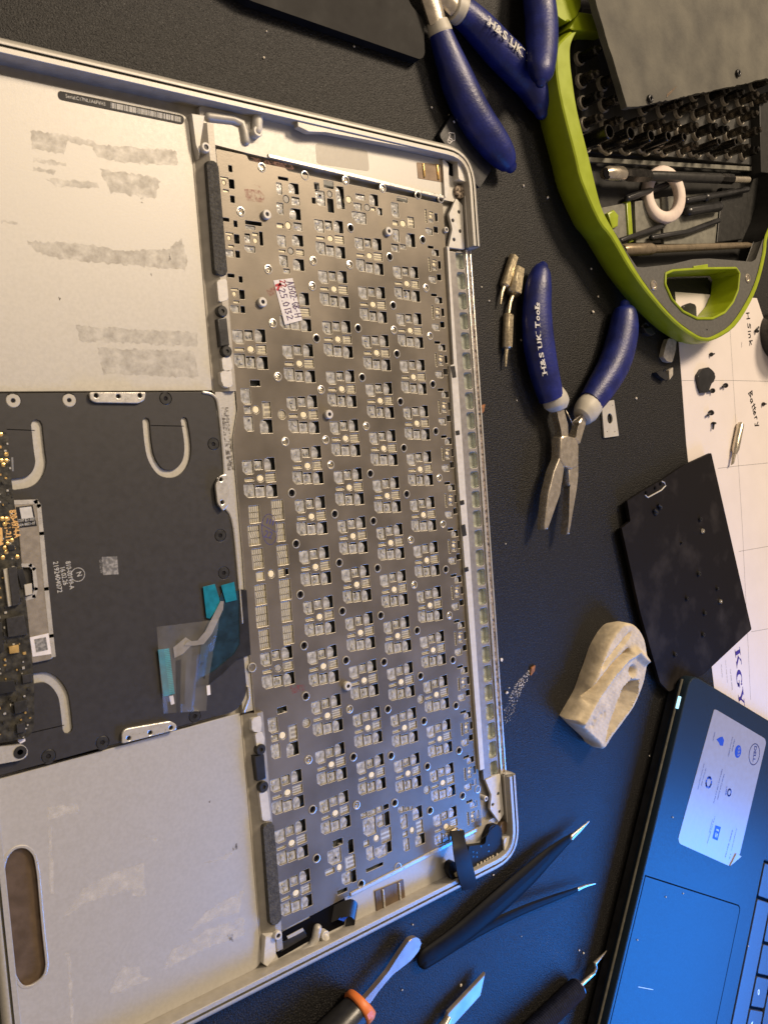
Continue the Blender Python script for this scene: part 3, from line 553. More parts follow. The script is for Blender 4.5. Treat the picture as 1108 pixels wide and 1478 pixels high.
bm = B(); plate(bm, outline, keep_apart(holes), PZ - .45, PZ, 0.12); bm.normal_update()
for f in bm.faces: f.material_index = 1 if .12 < f.normal.z < .97 else 0
kb = part('keyboard_backplate', bm, ['plate', 'plate_edge'], case, angle=30)
bm = B(); sheet(bm, [(-86, 39), (22, 34.5), (19.6, -234.5), (-86, -239)], 3.1); part('membrane_sheet', bm, 'membrane', kb)
# one mechanism per key: cloudy plastic, traces and dark gaps seen through the windows, the dome beside them
meshes = {}
def mechanism(ws, seed):
    r = random.Random(seed); bm = B()
    ws = [(a, b, c * 1.07, d * 1.05, k) for a, b, c, d, k in ws]
    for wx, wy, w, h, k in ws:
        zt = PZ - .26
        if k in ('p', 'q'):
            q = rounded([(wx - w * .52, wy - h * .52), (wx + w * .5, wy - h * .52), (wx + w * (.5 if k == 'p' else .54), wy + h * (.46 if k == 'p' else .34)), (wx - w * .52, wy + h * (.5 if k == 'p' else .36))], .3, 2)
            prism(bm, q, 3.4, zt - r.uniform(0, .25), .18, 0)
            for _ in range(2): prism(bm, rect(wx + r.uniform(-.25, .25) * w, wy + r.uniform(-.3, .3) * h, r.uniform(.15, .35) * w, r.uniform(.15, .3) * h, r.uniform(-.3, .3)), zt - .3, zt + .06, .08, 0, 1)
        elif k == 'pd':
            q = rounded([(wx - w * .52, wy - h * .52), (wx + w * r.uniform(.08, .22), wy - h * .5), (wx + w * r.uniform(.1, .22), wy + h * .05), (wx + w * .04, wy + h * .36), (wx - w * .4, wy + h * .5), (wx - w * .52, wy + h * .3)], .35, 2)
            prism(bm, q, 3.4, zt - .1, .22, 0)
        elif k in ('t1', 't2', 't3', 't4', 'trace'):
            sheet(bm, rect(wx, wy, w * 1.08, h * 1.08), zt - .22, 2 if k != 'trace' else 1)
            if k == 't1': sheet(bm, rect(wx, wy - h * .12, w, h * .45), zt - .18, 1)
            elif k == 't2':
                for j in range(5): sheet(bm, rect(wx, wy + (j - 2) * h * .19, w * .8, h * .09), zt - .18, 1)
            elif k == 't3':
                m_ = r.choice((0, 1, 2)); n_ = r.choice((2, 3))
                for j in range(n_): sheet(bm, rect(wx + (w * .1 if m_ else 0), wy + (j - (n_ - 1) / 2) * h * .3, w * (.75 if m_ else .98), h * .14), zt - .18, 1)
                if m_ == 1: sheet(bm, rect(wx - w * .3, wy, w * .16, h * .75), zt - .17, 1)
                if m_ == 2: ribbon(bm, [(wx - w * .3, wy - h * .3), (wx + w * .1, wy + h * .1), (wx + w * .4, wy + h * .1)], h * .12, zt - .17, 1)
            elif k == 't4':
                a = r.choice((-.9, -.6, 0, .6, .9)); n_ = 5
                for j in range(n_):
                    off = (j - 2) * w * .19; s_ = a * h * .18
                    ribbon(bm, [(wx + off, wy + h * .47), (wx + off, wy + h * .15 + s_ * .4), (wx + max(-w * .46, min(w * .46, off + s_ * .7)), wy - h * .2 + s_ * .3), (wx + max(-w * .46, min(w * .46, off + s_ * .7)), wy - h * .47)], w * .085, zt - .18, 1)
    if not len(bm.verts): bm.verts.new((0, 0, 3))
    return finish(bm, 'key_mechanism', ['plastic', 'trace', 'tracebed'], angle=30)
def dome_mesh(ws):
    bm = B()
    for wx, wy, w, h, k in ws:
        if k in ('dome', 'gdome'):
            i0 = len(bm.verts); prism(bm, circ(wx, wy, w * .46, 14, h * .46), 3.4, PZ - .12, .25, 0 if k == 'dome' else 1)
    return finish(bm, 'rubber_dome', ['dome', 'domegrey'])
cache = {}
for i, ((kx, ky), ws) in enumerate(allkeys):
    common = ws is std or ws is fn or ws is cw
    kk = (id(ws), i % 4) if common else (id(ws), i)
    if kk not in cache: cache[kk] = (mechanism(ws, 100 + i), dome_mesh(ws))
    for nm, me in zip(('key_mechanism', 'rubber_dome'), cache[kk]):
        o = bpy.data.objects.new(nm, me); COL.objects.link(o); o.parent = kb; o.location = Vector((kx, ky, 0)) * MM
# screws, blind holes, stand-offs and test pads
def repeated(name, bm, mats, places, parent, z=0, rot=True, **k):
    me = finish(bm, name, mats, **k)
    for x, y in places:
        o = bpy.data.objects.new(name, me); COL.objects.link(o); o.parent = parent; o.location = Vector((x, y, z)) * MM - (parent_world(parent))
        if rot: o.rotation_euler[2] = random.uniform(0, 6.28)
bm = B(); lathe(bm, [(1.36, -.6), (1.36, -.28), (1.15, -.1), (.75, .0), (.5, -.02), (.42, -.3)], (0, 0, 0), 16); prism(bm, rect(0.1, 0, 1.5, .3, .4), -.2, .08, .04)
repeated('plate_screw', bm, 'screw', [at2(x, y, PZ) for x, y in SCR], kb, PZ - .12)
bm = B(); lathe(bm, [(1.42, -1.6), (1.42, -1.1), (.9, -.75), (.7, -.75), (.6, -1.2)], (0, 0, 0), 16, 0)
repeated('recessed_screw', bm, 'hole', [at2(x, y, PZ) for x, y in HOL], kb, PZ)
bm = B()
prof_r = [(1.36, -.8), (1.30, .10), (1.42, .24), (1.66, .20), (1.80, -.1)]
rings = [[(r * math.cos(2 * math.pi * k / 18), r * math.sin(2 * math.pi * k / 18), z) for k in range(18)] for r, z in prof_r]
loft(bm, rings, 0, closed=True)
repeated('hole_collar', bm, 'alu_bright', [at2(x, y, PZ) for x, y in HOL + SCR], kb, PZ, rot=False)
bm = B(); lathe(bm, [(1.75, -.4), (1.75, 1.2), (1.5, 1.45), (.78, 1.45), (.68, 1.1), (.68, 0.4)], (0, 0, 0), 18, 0); prism(bm, circ(0, 0, .70, 12), .3, 1.2, 0, 1)
repeated('standoff', bm, ['white_part', 'hole'], [at2(x, y, PZ) for x, y in STAND], kb, PZ)
bm = B(); sheet(bm, circ(0, 0, 1.8, 14), -.4, 1)
for j in (-.9, -.3, .3, .9): sheet(bm, rect(0, j, 2.4, .26), -.36, 0)
sheet(bm, rect(0, 0, .3, 3.0), -.34, 0)
repeated('test_pad', bm, ['trace', 'tracebed'], [at2(x, y, PZ) for x, y in PADS], kb, PZ, rot=False)
# marks on the plate
zt = PZ + .03
def smear(mt, *qs):
    for q in qs:
        bm = B(); sheet(bm, pts(q, PZ), zt); part('ink_mark', bm, mt, kb)
smear('red_smear', [(352, 272), (374, 274), (382, 282), (380, 292), (356, 290)], [(384, 418), (398, 412), (398, 424), (388, 428)], [(418, 990), (440, 988), (440, 996), (422, 1002)], [(366, 266), (378, 268), (376, 272)])
bm = B(); c = Vector(at2(389, 764, PZ)); rx = 3.9
ribbon(bm, [(c.x + 3.2 * math.cos(a * .349), c.y + 5.6 * math.sin(a * .349)) for a in range(19)], .22, zt)
ribbon(bm, [at2(377, 757, PZ), at2(398, 768, PZ)], .22, zt)
text(bm, 'III', at2(384, 755.5, PZ), at2(394, 758.5, PZ), zt, 2.0); text(bm, '22', at2(380.5, 775, PZ), at2(392, 778, PZ), zt, 2.6)
part('ink_stamp', bm, 'blue_ink', kb)
q = pts([(394.5, 404.5), (422, 401), (436, 462), (411, 468.5)], PZ + .1)
bm = B(); prism(bm, q, PZ + .06, PZ + .16, 0); lb = part('handwritten_label', bm, 'white_label', case)
zl = PZ + .2
bm = B(); handwrite(bm, 'A1502-GB-H', at2(413.5, 407, PZ), at2(426, 459, PZ), 2.9, .34, zl); handwrite(bm, '25.0132', at2(402, 418, PZ), at2(415.5, 464, PZ), 2.7, .36, zl); part('handwriting', bm, 'purple_ink', lb)
bm = B(); handwrite(bm, '22', at2(403.5, 405, PZ), at2(406, 416, PZ), 2.4, .4, zl); ribbon(bm, [at2(398, 412, PZ), at2(404, 410, PZ), at2(400, 418, PZ)], .9, zl); part('red_handwriting', bm, 'red_ink', lb)
# foam strips and the small black connectors along the left edge of the plate
for a, b in (((305.5, 232), (319, 397)), ((386.5, 1188), (398, 1334))):
    p0 = at(*a, 7); p1 = at(*b, 7)
    bm = B(); prism(bm, rounded([(p0.x - 2.2, p0.y), (p0.x + 2.2, p0.y), (p1.x + 2.4, p1.y), (p1.x - 2.4, p1.y)], 1.6), 5.0, 7.4, .5); part('foam_strip', bm, 'foam', case)
for q in ([(313, 404), (327, 402), (330, 432), (316, 436)], [(320, 516), (333, 514), (336, 532), (330, 536), (322, 535)], [(318, 536), (334, 534), (336, 557), (326, 560), (320, 554)], [(363, 1038), (376, 1033), (378, 1045), (376, 1058), (364, 1056)], [(368, 1059), (378, 1056), (382, 1066), (380, 1080), (371, 1080)], [(374, 1143), (386, 1142), (391, 1184), (379, 1186)]):
    bm = B(); prism(bm, rounded(pts(q, 6.8), .7), 3.5, 6.8, .35); part('cast_tab', bm, 'white_part', case)
for q, sc in (([(314, 460), (327, 458), (331, 498), (318, 500)], ((320.5, 449), (327, 507))), ([(367, 1092), (381, 1089), (384, 1124), (371, 1128)], ((376, 1082), (380, 1136)))):
    bm = B(); prism(bm, pts(q, 7), 4.5, 7.2, .3); part('connector_block', bm, 'black', case)
    for x, y in sc:
        bm = B(); c = at(x, y, 7); lathe(bm, [(2.0, -1.5), (2.0, .2), (1.7, .5), (.7, .5), (.5, 0)], (c.x, c.y, 7), 16); part('black_screw', bm, 'boss_dark', case)
# ---------------------------------------------------------------- hinge edge: pale bar, slotted bar, gritty strip
Y0, Y1 = 17.2, -214.8
def skew(x, y): return x - 1.3 * (17 - y) / 232 * 0
bm = B(); prism(bm, [(23.6, Y0), (21.0, Y1), (20.2, Y1 - 12), (18.4, Y1 - 18), (19.4, Y0 - 90), (24.0 - 4.5, Y0 - 92), (22.4, Y0)][::-1], 3.0, 6.9, .3) if False else prism(bm, [(23.4, -210.0), (20.6, -210.0), (19.6, -60), (19.8, -33), (22.0, -33), (22.3, 17.0), (23.9, 17.0)], 3.0, 6.9, .3)
part('pale_bar', bm, 'white_part', case)
s0 = at(663.0, 376, 5.2); s1 = at(711.5, 1109.6, 5.2); NS = 27
cen = [s0.lerp(s1, i / (NS - 1)) for i in range(NS)]
slots = [rect(c.x + .2, c.y, 4.9, 7.2, 0, 1.2) for c in cen]
bm = B(); plate(bm, [(24.4, 15.6), (34.4, 15.6), (33.6, -215.6), (23.8, -215.6)], slots, 3.6, 5.4, .22)
hb = part('hinge_bar', bm, 'bar', case)
bm = B(); lo = rect(0, 0, 3.2, 6.2, 0, .8); hi = rect(0, 0, 5.0, 7.3, 0, 1.2)
loft(bm, [[(x, y, 5.1) for x, y in hi], [(x + .5, y - .2, 3.2) for x, y in lo]], 0, closed=True, caps=False); bm.faces.new([bm.verts.new((x + .5, y - .2, 3.2)) for x, y in lo])
repeated('vent_slot', bm, 'pit', [(c.x + .2, c.y) for c in cen], hb, 0, rot=False)
bm = B(); prism(bm, [(34.6, 17), (35.7, 17), (35.3, -215.8), (34.2, -215.8)], 3.0, 6.0, .2); part('pale_edge', bm, 'alu_bright', case)
bm = B(); prism(bm, [(35.8, 17), (37.4, 17), (37.3, -215.8), (35.4, -215.8)], 2.0, 5.2, .2); part('gritty_strip', bm, 'rust', case)
bm = B(); prism(bm, [(37.5, 17), (38.2, 17), (38.2, -215.8), (37.4, -215.8)], 1.0, 5.6, .2); part('pale_edge', bm, 'alu_bright', case)
for k, y in enumerate((-36.0, -62.0, -92.0, -104.0, -121.0)):
    bm = B(); prism(bm, rect(21.2 - k * .12, y, 2.4, 5.0 if k in (0, 3) else 2.0, .1, .3), 6.8, 7.0, .05); part('dark_fleck', bm, 'boss_dark', case)
# hinge corners
def corner(sgn, ymir, holes_px, zc):
    """bracket at one end of the hinge edge; ymir mirrors y for the far corner"""
    y = lambda v: ymir(v)
    poly = [(24.4, y(17.0)), (34.0, y(17.0)), (34.6, y(36.0)), (31.0, y(38.5)), (26.0, y(31.0)), (27.5, y(25.0))]
    bm = B(); plate(bm, rounded(poly if sgn > 0 else poly, .8), [circ(*at2(px, py, zc), .8, 12) for px, py in holes_px], zc - 1.5, zc, .2)
    br = part('hinge_bracket', bm, 'white_part', case)
    for px, py in holes_px:
        bm = B(); c = at(px, py, zc); lathe(bm, [(.82, -1.4), (.82, -.7)], (c.x, c.y, zc), 10); part('bracket_hole', bm, 'hole', br)
    bm = B(); L_ = []
    for d, z in ((34.7, 7.2), (35.0, 7.4), (35.4, 6.6), (36.0, 5.2), (37.0, 4.6), (38.0, 5.2), (38.4, 7.5), (38.5, 9.6), (39.0, 10.0)):
        L_.append([(d, y(17.6), z), (d, y(39.5), z)])
    loft(bm, L_, 0); part('hinge_gutter', bm, 'white_part', case, angle=60)
    c = (33.2, y(41.5)); bm = B(); prism(bm, circ(c[0], c[1], 2.9, 18), 4.0, 6.6, .5); part('foam_plug', bm, 'rust' if sgn > 0 else 'brown', case)
    bm = B(); prism(bm, rounded([(24.0, y(37.5)), (26.0, y(39.0)), (27.5, y(52)), (24.2, y(54))], .8), 3, 6.2, .4); part('cast_tab', bm, 'white_part', case)
    bm = B(); prism(bm, rounded([(30.5, y(45.5)), (36.5, y(45.0)), (38.8, y(43)), (37.5, y(49)), (33.5, y(53.0)), (30.5, y(53.8))], 1.0), 3, 8.6, .5); part('corner_web', bm, 'white_part', case)
corner(1, lambda v: v, [(662.3, 305.5), (653.5, 317.7), (664, 333.3), (655.2, 345.5)], 5.8)
corner(-1, lambda v: -198.4 - v, [(719, 1146), (711, 1162), (721, 1172)], 5.8)
bm = B(); prism(bm, circ(*at2(651, 242, 5), 3.6, 18, 3.4), 4.4, 5.4, 0); part('round_recess', bm, 'dark', case)
boss(665.3, 252.8, 7.6, 1.3, .6); boss(643.4, 331.3, 6.2, 1.2, .5); boss(741, 1221.5, 7.6, 1.2, .5); boss(700.5, 1153, 6.2, 1.2, .5)
# ---------------------------------------------------------------- black trackpad
tp = rounded([(XL + 4.8, -43.6), (-92.0, -43.6), (-90.9, -55), (-90.9, -72), (-92.0, -76), (-92.0, -82), (-89.2, -90), (-88.9, -150.5), (-93.5, -155.6), (XL + 4.8, -155.8)], [0, 4.5, 2, 1.5, 1, 1.5, 2, 3, 4, 0], 5)
ZP = 5.2
def stroke_outline(cpx, w, z):
    c = [at2(x, y, z) for x, y in cpx]; c = [(p[0], p[1]) for p in smooth_path(c, 5)]
    l = offset_path(c, w / 2); r = offset_path(c, -w / 2)
    def capp(p, q):
        d = (Vector(p) - Vector(q)).normalized(); n = Vector((-d.y, d.x)); return [tuple(Vector(p) + n * (w / 2) * math.cos(a) + d * (w / 2) * math.sin(a)) for a in (math.radians(45), math.radians(90), math.radians(135))]
    e = capp(c[-1], c[-2]); s = capp(c[0], c[1])
    return l + e + r[::-1] + s
u1 = stroke_outline([(211, 608), (214, 640), (219, 662), (231, 680), (246, 684), (259, 679), (269, 664), (271, 640), (266, 607)], 2.4, ZP)
u2 = stroke_outline([(53, 613), (57, 650), (59, 668), (54, 684), (42, 695), (20, 699)], 3.2, ZP)
u3 = stroke_outline([(48, 980), (66, 978), (80, 986), (91, 1003), (95, 1025), (98, 1052)], 3.0, ZP)
TS = [(19, 578), (100, 577.5), (239, 575), (308, 641), (318, 773), (323, 827), (281, 1034), (148, 1072), (70, 1092)]
bm = B(); plate(bm, tp, [u1, u2, u3] + [circ(*at2(x, y, ZP), 2.2, 16) for x, y in TS], 4.2, ZP, .12)
tpo = part('trackpad', bm, 'trackpad', case)
bm = B(); sheet(bm, [(XL + 6, -45), (-93, -45), (-93, -154), (XL + 6, -154)], 4.3); part('trackpad_base', bm, 'alu_floor', case)
for i, (x, y) in enumerate(TS):
    bm = B(); c = at(x, y, ZP); lathe(bm, [(2.1, -.8), (2.1, -.1), (1.9, .05), (.75, .05), (.6, -.4)], (c.x, c.y, ZP), 18, 0); prism(bm, circ(c.x, c.y, .62, 6), ZP - .5, ZP - .25, 0, 1)
    part('trackpad_screw', bm, ['collar' if i < 2 else 'boss_dark', 'hole'], tpo)
zt = ZP + .03
bm = B(); text(bm, '810-00149-A', at2(94.5, 811, ZP), at2(100.5, 851, ZP), zt, 1.5); text(bm, '16.02.26', at2(86.5, 820, ZP), at2(91.5, 845, ZP), zt, 1.5); text(bm, '2192404072', at2(76.5, 811, ZP), at2(83, 856, ZP), zt, 1.5)
c = at2(112.5, 829.5, ZP); ribbon(bm, circ(c[0], c[1], 2.1, 24) + circ(c[0], c[1], 2.1, 24)[:1], .22, zt); text(bm, 'N', at2(110, 827, ZP), at2(111.5, 832.5, ZP), zt, 1.6)
part('printed_text', bm, 'white_print', tpo)
bm = B(); prism(bm, pts([(147, 804), (169, 803), (171, 829), (149, 830)], ZP), ZP, ZP + .05); text(bm, 'GMSDW', at2(143, 808, ZP), at2(145, 828, ZP), zt, .9); part('grey_code_patch', bm, 'mottled', tpo)
for q in ([(10, 619.5), (50, 621.2)], [(218, 614), (265, 615)], [(45, 1058), (92, 1047)]):
    bm = B(); ribbon(bm, [at2(*q[0], ZP), at2(*q[1], ZP)], .25, zt); part('seam_line', bm, 'dark', tpo)
# long bracket beside the circuit board
zb = 6.4
br = pts([(20, 728), (50, 722), (56, 724), (60, 745), (68, 820), (76, 900), (78, 948), (74, 952), (46, 958), (40, 900), (38, 880), (34, 868), (50, 861), (52, 850), (49, 820), (44, 815), (31, 816), (26, 760)], zb)
bm = B(); plate(bm, rounded(br, .6), [], ZP + .1, zb, .25); bk = part('battery_bracket', bm, 'bracket', case)
bm = B(); ribbon(bm, pts([(22, 725), (52, 724), (56, 730), (60, 770), (67, 850), (74, 918), (77, 946)], zb), 1.3, zb + .06); part('bracket_edge', bm, 'alu_bright', bk)
bm = B(); ribbon(bm, pts([(31, 816), (44, 816), (49, 821), (52, 850), (49, 861), (36, 865)], zb), 1.1, zb + .08); part('bracket_notch', bm, 'alu_bright', bk)
bm = B(); prism(bm, pts([(23, 732), (47, 729), (53, 759), (28, 762)], zb), zb, zb + .12); text(bm, 'ITEM 821-0001', at2(26, 754, zb), at2(51, 751, zb), zb + .16, .9, 1); text(bm, '604-8821-07', at2(27, 760, zb), at2(51, 756.5, zb), zb + .16, .8, 1); sheet(bm, pts([(28, 733), (45, 731), (48, 747), (31, 749)], zb), zb + .15, 1); part('bracket_label', bm, ['label_black', 'white_print'], bk)
bm = B(); prism(bm, pts([(43, 920), (70, 914), (74, 944), (47, 948)], zb), zb, zb + .12); part('bracket_label', bm, 'white_label', bk)
bm = B(); sheet(bm, pts([(49, 923), (66, 919.5), (69, 938), (52, 942)], zb), zb + .15); part('mottled_print', bm, 'mottled', bk)
# flex cables and clear tape on the trackpad
zc = ZP + .25
def film(name, mt, q, z, parent=tpo, th=.15):
    bm = B(); prism(bm, pts(q, z), z - th, z, .04); return part(name, bm, mt, parent)
film('flex_cable', 'navy', [(297, 905), (320, 856), (349, 852), (358, 945), (345, 945), (322, 965), (300, 985), (285, 985), (290, 930)], zc + .1)
film('flex_cable', 'black', [(345, 850), (356, 852), (362, 945), (342, 952), (322, 972), (302, 988), (285, 992), (285, 982), (310, 968), (338, 944), (346, 930)], zc + .25)
film('blue_tab', 'teal', [(319, 845), (338, 840), (342, 866), (326, 870)], zc + .5); film('blue_tab', 'teal', [(293, 847), (310, 843), (316, 862), (318, 872), (303, 893), (298, 892)], zc + .5)
film('grey_flex', 'bar', [(318, 868), (323, 868), (322, 880), (306, 915), (294, 930), (280, 932), (266, 932), (270, 926), (285, 925), (296, 912)], zc + .7)
film('grey_flex', 'bar', [(250, 935), (268, 920), (280, 928), (264, 944), (252, 950)], zc + .4)
ct = film('contact_strip', 'teal', [(228, 938), (244, 936), (252, 1002), (236, 1006)], zc + .6)
bm = B()
for k in range(26):
    a = Vector((237, 938)).lerp(Vector((245, 1001)), k / 25); ribbon(bm, pts([(a.x, a.y), (a.x + 7, a.y - 1)], zc + .65), .2, zc + .66)
part('contact_fingers', bm, 'teal_light', ct)
# creased clear tape
bm = B(); L_ = []
for i, (xl, yl, xr, yr) in enumerate([(226, 905, 316, 894), (228, 930, 314, 910), (230, 960, 308, 940), (233, 990, 302, 975), (235, 1012, 298, 1022), (236, 1030, 298, 1026)]):
    row = []
    for k in range(11):
        t = k / 10; z = zc + 1.6 + 1.0 * math.sin(t * 9 + i * .9) + (1.8 if k in (4, 5) and i > 1 else 0) + .7 * math.sin(i * 2.1 + k * 1.3)
        p = at(xl + (xr - xl) * t, yl + (yr - yl) * t, z); row.append(tuple(p))
    L_.append(row)
loft(bm, L_, 0, caps=False); part('clear_tape', bm, 'tape', case, angle=30)
film('pale_pad', 'white_label', [(244, 1005), (250, 1004), (252, 1016), (247, 1018)], zc); film('pale_pad', 'white_label', [(298, 990), (303, 989), (304, 1003), (299, 1004)], zc)
# circuit board along the left edge of the picture
zb = 8.0
pb = rounded(pts([(-60, 615), (2, 621), (12, 626), (15, 680), (20, 720), (31, 815), (39, 880), (43, 920), (49, 985), (50, 1045), (46, 1058), (38, 1066), (-30, 1078), (-60, 1078)], zb), .8)
bm = B(); prism(bm, pb, 6.6, zb, .12); board = part('logic_board', bm, 'pcb', case)
def chip(q, h=1.0, mt='chip', nm='chip'):
    bm = B(); prism(bm, pts(q, zb + h), zb - .05, zb + h, .1); return part(nm, bm, mt, board)
for q, h, mt, nm in (([(5, 822), (12, 820), (18, 874), (12, 876)], 1.0, 'alu', 'socket_contacts'), ([(12, 820), (24, 818), (30, 872), (18, 875)], 1.6, 'chip', 'board_socket'), ([(9, 893), (34, 888), (40, 916), (12, 920)], 1.1, 'chip', 'chip'), ([(-6, 985), (20, 982), (23, 998), (-4, 1003)], 1.5, 'black', 'black_connector'),
                     ([(32, 975), (45, 972), (47, 984), (33, 987)], .6, 'chip', 'chip'), ([(20, 1014), (38, 1010), (40, 1026), (22, 1031)], 1.2, 'boss_dark', 'inductor'), ([(24, 1046), (36, 1043), (37, 1056), (25, 1059)], .9, 'chip', 'chip'), ([(13, 934), (27, 931), (28, 942), (14, 944)], .8, 'gold', 'capacitor'),
                     ([(11, 787), (21, 786), (22, 793), (12, 795)], .7, 'black', 'chip'), ([(16, 660), (19, 660), (20, 680), (17, 680)], .3, 'grey_print', 'chip'), ([(24, 822), (33, 820), (40, 848), (31, 850)], .5, 'black', 'chip'), ([(35, 844), (46, 842), (47, 858), (37, 860)], .6, 'collar', 'pale_component'), ([(-8, 900), (2, 898), (6, 940), (-5, 943)], 1.2, 'boss_dark', 'shield_can'), ([(-10, 760), (3, 762), (5, 786), (-8, 790)], .2, 'goldprint', 'gold_ground_pad')):
    chip(q, h, mt, nm)
rnd = random.Random(5)
bm = B()
for k in range(190):
    y = rnd.uniform(640, 1065); x0 = 12 + (y - 640) * .088
    x = rnd.uniform(-12, x0); s_ = rnd.uniform(.35, .8); c = at2(x, y, zb + .3)
    prism(bm, rect(c[0], c[1], s_, s_ * rnd.uniform(.5, 1), rnd.choice((0, 1.57))), zb, zb + rnd.uniform(.15, .45), 0, rnd.choice((0, 1, 1, 2)))
o = part('tiny_components', bm, ['gold', 'chip', 'alu'], board); o['kind'] = 'stuff'
bm = B(); repeated('gold_dot', (lambda b: (lathe(b, [(.62, 0), (.62, .1), (.3, .2)], (0, 0, 0), 10), b)[1])(bm), 'gold', [at2(x, y, zb) for x, y in ((1, 627), (9, 656), (2, 665), (9, 665), (5, 671), (3, 749), (9, 749), (7, 757), (7, 791), (9, 797), (4, 805), (25, 804), (11, 785), (17, 780))], board, zb, rot=False)
bm = B(); text(bm, '820-4924-A', at2(12.5, 737, zb), at2(20.5, 777, zb), zb + .05, 2.0, bold=.3); text(bm, '7 / 1-211', at2(4, 747, zb), at2(8.5, 781, zb), zb + .05, 1.8, bold=.3); part('printed_text', bm, 'goldprint', board)
bm = B(); prism(bm, rounded(pts([(-40, 1082), (30, 1075), (38, 1078), (41, 1086), (38, 1094), (28, 1098), (-40, 1110)], 7.2), 1), 5.4, 7.2, .3); st = part('bracket_arm', bm, 'alu', case)
bm = B(); c = at(29, 1086, 7.2); lathe(bm, [(1.9, -.1), (1.9, .15), (.9, .2), (.8, .0)], (c.x, c.y, 7.2), 16); part('arm_screw', bm, 'boss_dark', st)
bm = B(); prism(bm, pts([(26, 1064), (36, 1061), (37, 1070), (30, 1074), (26, 1071)], 6), 5.2, 5.9, .1); part('pale_pad', bm, 'white_label', tpo)
# I/O board and curled black cable in the lower corner
zi = 7.6
q = pts([(676, 1222), (700, 1219), (702, 1206), (708, 1192), (718, 1190), (724, 1197), (725, 1220), (729, 1232), (728, 1240), (708, 1250), (706, 1255), (684, 1263), (678, 1258)], zi)
bm = B(); prism(bm, rounded(q, .8), 5.0, zi, .2); io = part('port_board', bm, 'flex_black', case)
for x, y in ((689, 1248), (694, 1245), (699, 1243), (703, 1240), (707, 1238), (711, 1236), (717, 1233), (724, 1237), (682, 1258)):
    c = at2(x, y, zi); bm = B(); prism(bm, circ(c[0], c[1], .55, 8), zi, zi + .15); part('solder_point', bm, 'screw', io)
bm = B()
for x, y in ((683, 1230), (688, 1231), (683, 1237), (688, 1237), (705, 1220), (705, 1229), (694, 1222)):
    c = at2(x, y, zi); prism(bm, circ(c[0], c[1], .4, 8), zi, zi + .05)
part('board_vias', bm, 'hole', io)
bm = B(); prism(bm, pts([(698, 1247), (706, 1244), (708, 1256), (701, 1258)], zi), zi - 1, zi + .3, .1); part('pale_tab', bm, 'white_part', io)
bm = B(); L_ = []
for x0, y0, x1, y1, z in ((693, 1213, 703, 1204, 6.0), (703, 1206, 709, 1197, 9.0), (707, 1198, 715, 1192, 10.5), (712, 1193, 718, 1191, 8.5)):
    L_.append([tuple(at(x0, y0, z)), tuple(at(x1, y1, z))])
L_ += [[(x, y, z - .4) for x, y, z in r] for r in L_[::-1]]; loft(bm, L_ + [L_[0]], 0); part('flex_cable', bm, 'black', case)
bm = B(); L_ = []
for x0, y0, x1, y1, z in smooth_path([(650, 1200, 670, 1199, 9), (653, 1214, 671, 1211, 12), (655, 1232, 675, 1226, 14.5), (659, 1256, 682, 1250, 14.5), (664, 1276, 687, 1270, 11.5), (668, 1286, 685, 1283, 8)], 3):
    L_.append([tuple(at(x0, y0, z)), tuple(at((x0 + x1) / 2, (y0 + y1) / 2, z + .5)), tuple(at(x1, y1, z))])
L_ += [[(x, y, z - .5) for x, y, z in r] for r in L_[::-1]]; loft(bm, L_ + [L_[0]], 0); part('curled_cable', bm, 'flex_black', case)
bm = B(); prism(bm, rounded(pts([(649, 1247), (655, 1243), (668, 1262), (672, 1280), (660, 1280), (650, 1266), (647, 1256)], 9), .8), 6, 9, .5); part('cable_plug', bm, 'flex_black', case)
bm = B(); prism(bm, pts([(655, 1261), (660, 1257), (662, 1265), (657, 1266)], 9), 9, 9.2); part('plug_contact', bm, 'dome', case)
bm = B(); prism(bm, pts([(655, 1201), (661, 1197), (664, 1200), (668, 1198), (669, 1210), (656, 1212)], 8), 6.2, 8, .2); part('cable_connector', bm, 'steel', case)
# ================================================================== tools and clutter on the mat
def px(l, sc, ox, oy): return [(ox + a / sc, oy + b / sc) + tuple(r) for a, b, *r in l]
def mmpp(x, y, z=7): return (at(x, y + 10, z) - at(x, y, z)).length / 10       # millimetres per photo pixel, down the picture
def grip(bm, ctrl, zc, mi=0, flat=.82, wscale=.5):
    """dipped handle along photo points (x, y, width in px); zc = height of its axis, may be a list"""
    path = []; rad = []
    zz = zc if isinstance(zc, (list, tuple)) else [zc] * len(ctrl)
    for (x, y, w, z) in smooth_path([(a, b, c, d) for (a, b, c), d in zip(ctrl, zz)], 5):
        p = at(x, y, z); path.append(p); e = at(x + w, y, z); rad.append((e - p).length * wscale)
    tube(bm, path, rad, 16, mi, True, flat, round_end=True, round_start=False)
